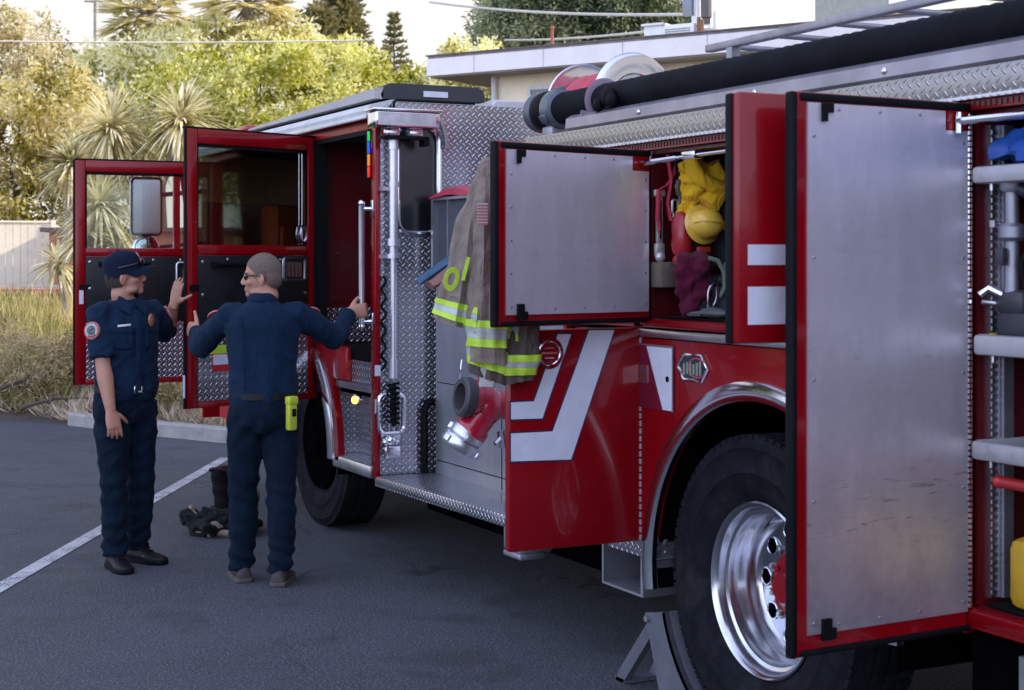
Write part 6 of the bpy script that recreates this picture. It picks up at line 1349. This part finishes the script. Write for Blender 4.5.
# ---- white board fence
fc = thing('fence', 'sunlit white board fence behind the bushes at the left edge', 'fence', P2(-11, 32, 1.2)); WP = basic('cream white fence paint', (.74, .66, .50), .7, 0, .07, 4, .1, 30)
def fpt(k): return P2(-16 + k, 30.2 + .32 * k, 0)
fu = fpt(0); fe = fpt(6.55); fd = (fe - fu).normalized(); fn_ = Vector((fd.y, -fd.x, 0))
FMt = Matrix(((fd.x, -fn_.x, 0, fu.x), (fd.y, -fn_.y, 0, fu.y), (0, 0, 1, 0), (0, 0, 0, 1))); Lf = (fe - fu).length
sub('boards', WP, lambda b: [b.box(k * .145, k * .145 + .139, 0, .02, 1.18, 2.50 + .004 * rnd.random(), M=FMt) for k in range(int(Lf / .145))], fc)
for k in range(4): sub('post', WP, lambda b: b.box(k * Lf / 3.0 - .05, k * Lf / 3.0 + .05, -.10, -.002, 1.1, 2.56, .006, M=FMt), fc)
sub('top_rail', WP, lambda b: b.box(-.05, Lf + .05, -.03, .045, 2.505, 2.545, .004, M=FMt), fc)
# low terracotta wall and shed beyond the cabbage trees
sh = thing('shed', 'low terracotta shed wall behind the cabbage trees by the fence', 'shed', P2(-6.4, 31, 1.15)); TC = basic('terracotta render', (.36, .15, .08), .85, 0, .2, 4, .2, 40)
sub('wall', TC, lambda b: b.box(-1.1, 2.6, 0, 1.6, 0, 1.15, M=Matrix.Translation(P2(-8.2, 31.5, 1.15)) @ Matrix.Rotation(YAW, 4, 'Z')), sh); sub('roof', basic('brown felt roof', (.14, .09, .08), .9), lambda b: b.box(-1.25, 2.75, -.12, 1.7, 1.152, 1.24, M=Matrix.Translation(P2(-8.2, 31.5, 1.15)) @ Matrix.Rotation(YAW, 4, 'Z')), sh)
# ---- house with the deep flat eave
h0, h1 = at(428, 64, 25.5), at(800, 46, 22.0); h0.z = h1.z = 0
hd_ = (h1 - h0).normalized(); hn = Vector((-hd_.y, hd_.x, 0)); HMt = Matrix(((hd_.x, hn.x, 0, h0.x), (hd_.y, hn.y, 0, h0.y), (0, 0, 1, 0), (0, 0, 0, 1))); LH = (h1 - h0).length + 3.0
hs = thing('house', 'low cream house with a deep pale fascia behind the fire engine', 'house', h0)
FAS = basic('pale lilac grey fascia paint', (.86, .79, .74), .6, 0, .05, 2.5, .05, 30, dirt=.10); WALL = basic('cream stucco wall', (.88, .74, .54), .9, 0, .1, 2, .25, 90)
sub('wall', WALL, lambda b: (b.box(.95, LH, .5, .7, .9, 4.70, M=HMt), b.box(.95, 1.15, .7, 8, .9, 4.70, M=HMt)), hs)
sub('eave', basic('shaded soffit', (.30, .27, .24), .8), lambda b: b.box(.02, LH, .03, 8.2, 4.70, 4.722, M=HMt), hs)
ro_ = sub('roof', basic('grey roof felt', (.22, .20, .20), .9, 0, .3, 5), lambda b: b.box(.0, LH, .0, 8.3, 5.002, 5.04, M=HMt), hs)
sub('fascia', FAS, lambda b: (b.box(0, LH, .0, .028, 4.725, 5.0, M=HMt), b.box(-.03, -.0, .0, 8.3, 4.725, 5.0, M=HMt)), hs)
sub('fascia_joint', basic('grey joint', (.45, .43, .45), .8), lambda b: [b.box(x, x + .012, -.004, .0, 4.73, 5.0, M=HMt) for x in (.9, 2.2, 3.6, 5.0)], hs)
sub('drip_edge', basic('brown edge metal', (.16, .11, .09), .7), lambda b: b.box(-.04, LH, -.02, .05, 5.041, 5.062, M=HMt), hs)
wn = sub('window', basic('white window frame', (.6, .6, .58), .5), lambda b: (b.box(1.62, 1.68, .46, .495, 3.2, 4.5, M=HMt), b.box(2.8, 2.86, .46, .495, 3.2, 4.5, M=HMt), b.box(1.68, 2.8, .46, .495, 4.44, 4.5, M=HMt), b.box(1.68, 2.8, .46, .495, 3.2, 3.26, M=HMt)), hs)
sub('pane', basic('dark window pane', (.03, .035, .04), .1, 0, .1, 4, coat=.5), lambda b: b.box(1.68, 2.8, .475, .49, 3.26, 4.44, M=HMt), wn)
sub('downpipe', basic('white window frame', (.6, .6, .58), .5), lambda b: (b.tube([HMt @ Vector((1.0, .44, z)) for z in (1, 4.7)], .05, 10), b.tube([HMt @ Vector((5.0, .44, z)) for z in (1, 4.7)], .05, 10)), hs)
# roof-top plant on the house
WHT = basic('white enamel', (.78, .77, .72), .5, 0, .06, 5)
def HP(x, y, z): return HMt @ Vector((x, y, z))
def hx_(px, D): return (at(px, 30, D) - h0).dot(hd_)
vt = thing('chimney_vent', 'square white roof vent left of the electrics mast', 'roof vent', HP(hx_(640, 24), 1.5, 5.1)); xx = hx_(645, 24.5)
sub('stack', WHT, lambda b: b.box(xx - .16, xx + .16, 1.3, 1.6, 5.102, 5.42, M=HMt), vt); sub('cowl', WHT, lambda b: b.box(xx - .2, xx + .2, 1.26, 1.64, 5.422, 5.46, .01, M=HMt), vt)
ac_ = thing('air_unit', 'white roof-top air unit with pipes at the foot of the electrics mast', 'air conditioner', HP(hx_(680, 24), 1.5, 5.1)); xx = hx_(678, 24.5)
sub('casing', WHT, lambda b: b.box(xx - .28, xx + .28, 1.3, 1.8, 5.102, 5.42, .02, M=HMt), ac_); sub('grille', basic('grey grille', (.25, .25, .25), .6), lambda b: [b.box(xx - .22, xx + .22, 1.292, 1.298, 5.16 + k * .035, 5.175 + k * .035, M=HMt) for k in range(6)], ac_)
sub('pipe', basic('rust brown pipe', (.25, .12, .06), .7), lambda b: (b.tube([HP(xx + .42, 1.3, 5.1), HP(xx + .42, 1.3, 5.45)], .035, 8), b.tube([HP(xx + .34, 1.35, 5.1), HP(xx + .34, 1.35, 5.5)], .03, 8)), ac_)
ms = thing('service_mast', 'white electrics mast with meter boxes on the house roof', 'mast', HP(hx_(697, 24), 1.5, 5.1)); xx = hx_(697, 24.5)
sub('mast_pole', WHT, lambda b: b.tube([HP(xx, 1.5, 5.1), HP(xx, 1.5, 7.2)], .05, 10), ms); sub('meter_box', basic('grey meter box', (.26, .28, .30), .5), lambda b: b.box(xx - .22, xx - .06, 1.4, 1.5, 5.55, 5.95, .01, M=HMt), ms); sub('meter_box', basic('dark transformer', (.10, .09, .09), .5), lambda b: (b.tube([HP(xx + .17, 1.45, 5.5), HP(xx + .17, 1.45, 6.0)], .085, 14), b.tube([HP(xx + .17, 1.45, 5.40), HP(xx + .17, 1.45, 5.5)], .06, 12)), ms)
sub('conduit', WHT, lambda b: (b.box(xx - .05, xx + .35, 1.5, 1.6, 5.102, 5.35, .01, M=HMt), b.tube([HP(xx + .3, 1.5, 5.1), HP(xx + .3, 1.5, 5.6)], .03, 8)), ms)
# taller white block behind, and its shaded side, painted blue grey
D_ = 34; bl = thing('white_building', 'tall plain white building rising behind the house roof', 'building', P2(px2(760, D_), D_, 1.0)); BW = basic('sunlit white render', (.80, .78, .73), .8, 0, .04, 1.5, .1, 30)
ra = math.radians(28); bA = P2(px2(815, D_), D_, 0); w1 = (cvec * -math.cos(.6) - dvec * math.sin(.6)).normalized()
BMt = Matrix(((w1.x, -w1.y, 0, bA.x), (w1.y, w1.x, 0, bA.y), (0, 0, 1, 0), (0, 0, 0, 1)))
def bbox_(b): b.box(0, 3.0, -.6, 0, 1.0, 10.5, M=BMt)
sub('wall', BW, bbox_, bl); sub('shaded_flank', basic('blue grey shade paint', (.17, .20, .23), .8), lambda b: b.box(-2.6, -.004, -.55, -.25, 1.0, 10.5, M=BMt), bl)
sub('parapet', BW, lambda b: b.box(-2.7, 3.05, -.65, .05, 10.502, 10.8, M=BMt), bl)
# block added out of frame to the right, to shade engine and lot
nb = thing('shade_building', 'added out of frame building that shades the engine', 'building', (15, 5, 0))
sub('wall', WALL, lambda b: (b.box(8.0, 20, -14, 11.4, 0, 8.6),), nb); sub('roof', FAS, lambda b: b.box(7.7, 20.4, -14.5, 11.5, 8.602, 9.0), nb)  # wall and roof of the added building
for k in range(8):
    w_o = sub('window', basic('white window frame', (.6, .6, .58), .5), lambda b: (b.box(7.96, 7.998, -12 + k * 2.9, -10.4 + k * 2.9, 1.0, 2.4), b.box(7.96, 7.998, -12 + k * 2.9, -10.4 + k * 2.9, 4.4, 5.8)), nb)  # windows of the added building
    sub('pane', basic('dark window pane', (.03, .035, .04), .1, 0, .1, 4, coat=.5), lambda b: (b.box(7.95, 7.959, -11.94 + k * 2.9, -10.46 + k * 2.9, 1.06, 2.34), b.box(7.95, 7.959, -11.94 + k * 2.9, -10.46 + k * 2.9, 4.46, 5.74)), w_o)
# ---- wires and pole
def wire(a, c_, l, r=.014, sag=.2):
    A_, B_ = at(*a), at(*c_); pts = [A_.lerp(B_, t) - Vector((0, 0, sag * 4 * t * (1 - t))) for t in np.linspace(0, 1, 16)]
    top('wire', basic('bright cable', (.62, .58, .50), .4), lambda b: b.tube(pts, r, 6), l, 'wire')
wire((-60, 40, 30), (372, 40, 34), 'pale level wire crossing in front of the trees at upper left', .018, .05)
wire((430, 2, 34), (700, 14, 24.6), 'upper thick service wire running to the roof mast', .028, .1)
wire((505, 40, 33), (668, 29, 24.6), 'lower service wire in front of the pine', .022, .05)
wire((250, 46, 60), (372, 40, 34), 'thin wire slanting over the yellow green tree', .012, .05)
D_ = 58; u_ = px2(95, D_); po = thing('utility_pole', 'slender utility pole with cross arm between the left trees', 'utility pole', P2(u_, D_, 1.0))
sub('pole', PALEBARK, lambda b: b.tube([P2(u_, D_, .9), P2(u_, D_, pz(-8, D_))], [.07, .05], 10), po); sub('cross_arm', PALEBARK, lambda b: b.box(-.35, .35, -.03, .03, -.03, .03, M=Matrix.Translation(P2(u_, D_ - .15, pz(2, D_))) @ Matrix.Rotation(YAW, 4, 'Z')), po)
rp = at(526, 48, 25.3); top('roof_post', basic('rust red post', (.40, .12, .08), .7), lambda b: (b.tube([HP(2.0, .6, 5.1), HP(2.0, .6, 5.42)], .025, 8), b.ell(HP(2.0, .6, 5.42), .035)), 'thin rust red post standing on the house roof edge', 'post')

# ------------------------------------------------------------------ LIGHT, SKY, CAMERA
SUN_AZ = Vector((.88, -.47, 0)).normalized(); EL = R(29)
sd = Vector((SUN_AZ.x * math.cos(EL), SUN_AZ.y * math.cos(EL), math.sin(EL)))
sun = bpy.data.lights.new('sun', 'SUN'); sun.energy = 5.0; sun.angle = R(.5); sun.color = (1.0, .89, .70)
so = bpy.data.objects.new('sun', sun); C.objects.link(so); so.rotation_euler = (-sd).to_track_quat('-Z', 'Y').to_euler()
w = bpy.data.worlds.new('World'); scene.world = w; w.use_nodes = True; nt = w.node_tree; g = G(nt)
bgN = nt.nodes['Background']; sky = g.n('ShaderNodeTexSky'); sky.sky_type = 'NISHITA'; sky.sun_disc = False
sky.sun_elevation = EL; sky.sun_rotation = math.atan2(sd.x, sd.y); sky.air_density = 1.3; sky.dust_density = 2.5; sky.ozone_density = 2.0
# low bright haze over the horizon ahead, bluish veil elsewhere with fill added behind left
dirv = g.sep(g.n('ShaderNodeTexCoord').outputs['Generated'])
ahead = g.m('ADD', g.m('MULTIPLY', dirv[0], .30), g.m('MULTIPLY', dirv[1], .95))
kd_ = g.m('ADD', g.m('ADD', g.m('MULTIPLY', dirv[0], -.72), g.m('MULTIPLY', dirv[1], -.38)), g.m('MULTIPLY', dirv[2], .58))
low = g.mix(1.0, g.ramp(dirv[2], [(.0, (1.5, 1.5, 1.45)), (.35, (1.05, 1.05, 1.05)), (.9, (.8, .8, .82))]), g.ramp(g.m('ADD', g.m('MULTIPLY', kd_, .5), .5), [(.25, (.42, .42, .45)), (.6, (.92, .92, .94)), (.95, (2.45, 2.4, 2.3))]), 'MULTIPLY')
hz_ = g.m('MULTIPLY', g.ramp(ahead, [(.35, (0, 0, 0)), (.8, (1, 1, 1))]), g.ramp(dirv[2], [(.0, (1, 1, 1)), (.22, (.9, .9, .9)), (.6, (0, 0, 0))]))
veil = g.mix(1.0, g.mix(.6, sky.outputs[0], (6.0, 6.7, 10.2)), low, 'MULTIPLY')
col = g.mix(hz_, veil, (7.6, 7.3, 6.9))
nt.links.new(col, bgN.inputs[0]); bgN.inputs[1].default_value = .15
cam = bpy.data.cameras.new('camera'); co = bpy.data.objects.new('camera', cam); C.objects.link(co); scene.camera = co
co.location = CAM; co.rotation_euler = (R(90), 0, YAW); cam.sensor_width = 36; cam.lens = 36 * FPX / 1024; cam.shift_y = -83 / 1024; cam.clip_end = 2000; cam.clip_start = .05
cam.dof.use_dof = True; cam.dof.focus_distance = 8.0; cam.dof.aperture_fstop = 6.3
scene.view_settings.view_transform = 'Standard'; scene.view_settings.look = 'None'; scene.view_settings.exposure = 0; scene.view_settings.gamma = 1
scene.render.engine = 'CYCLES'; scene.cycles.max_bounces = 8; scene.cycles.transparent_max_bounces = 12; scene.cycles.use_denoising = True
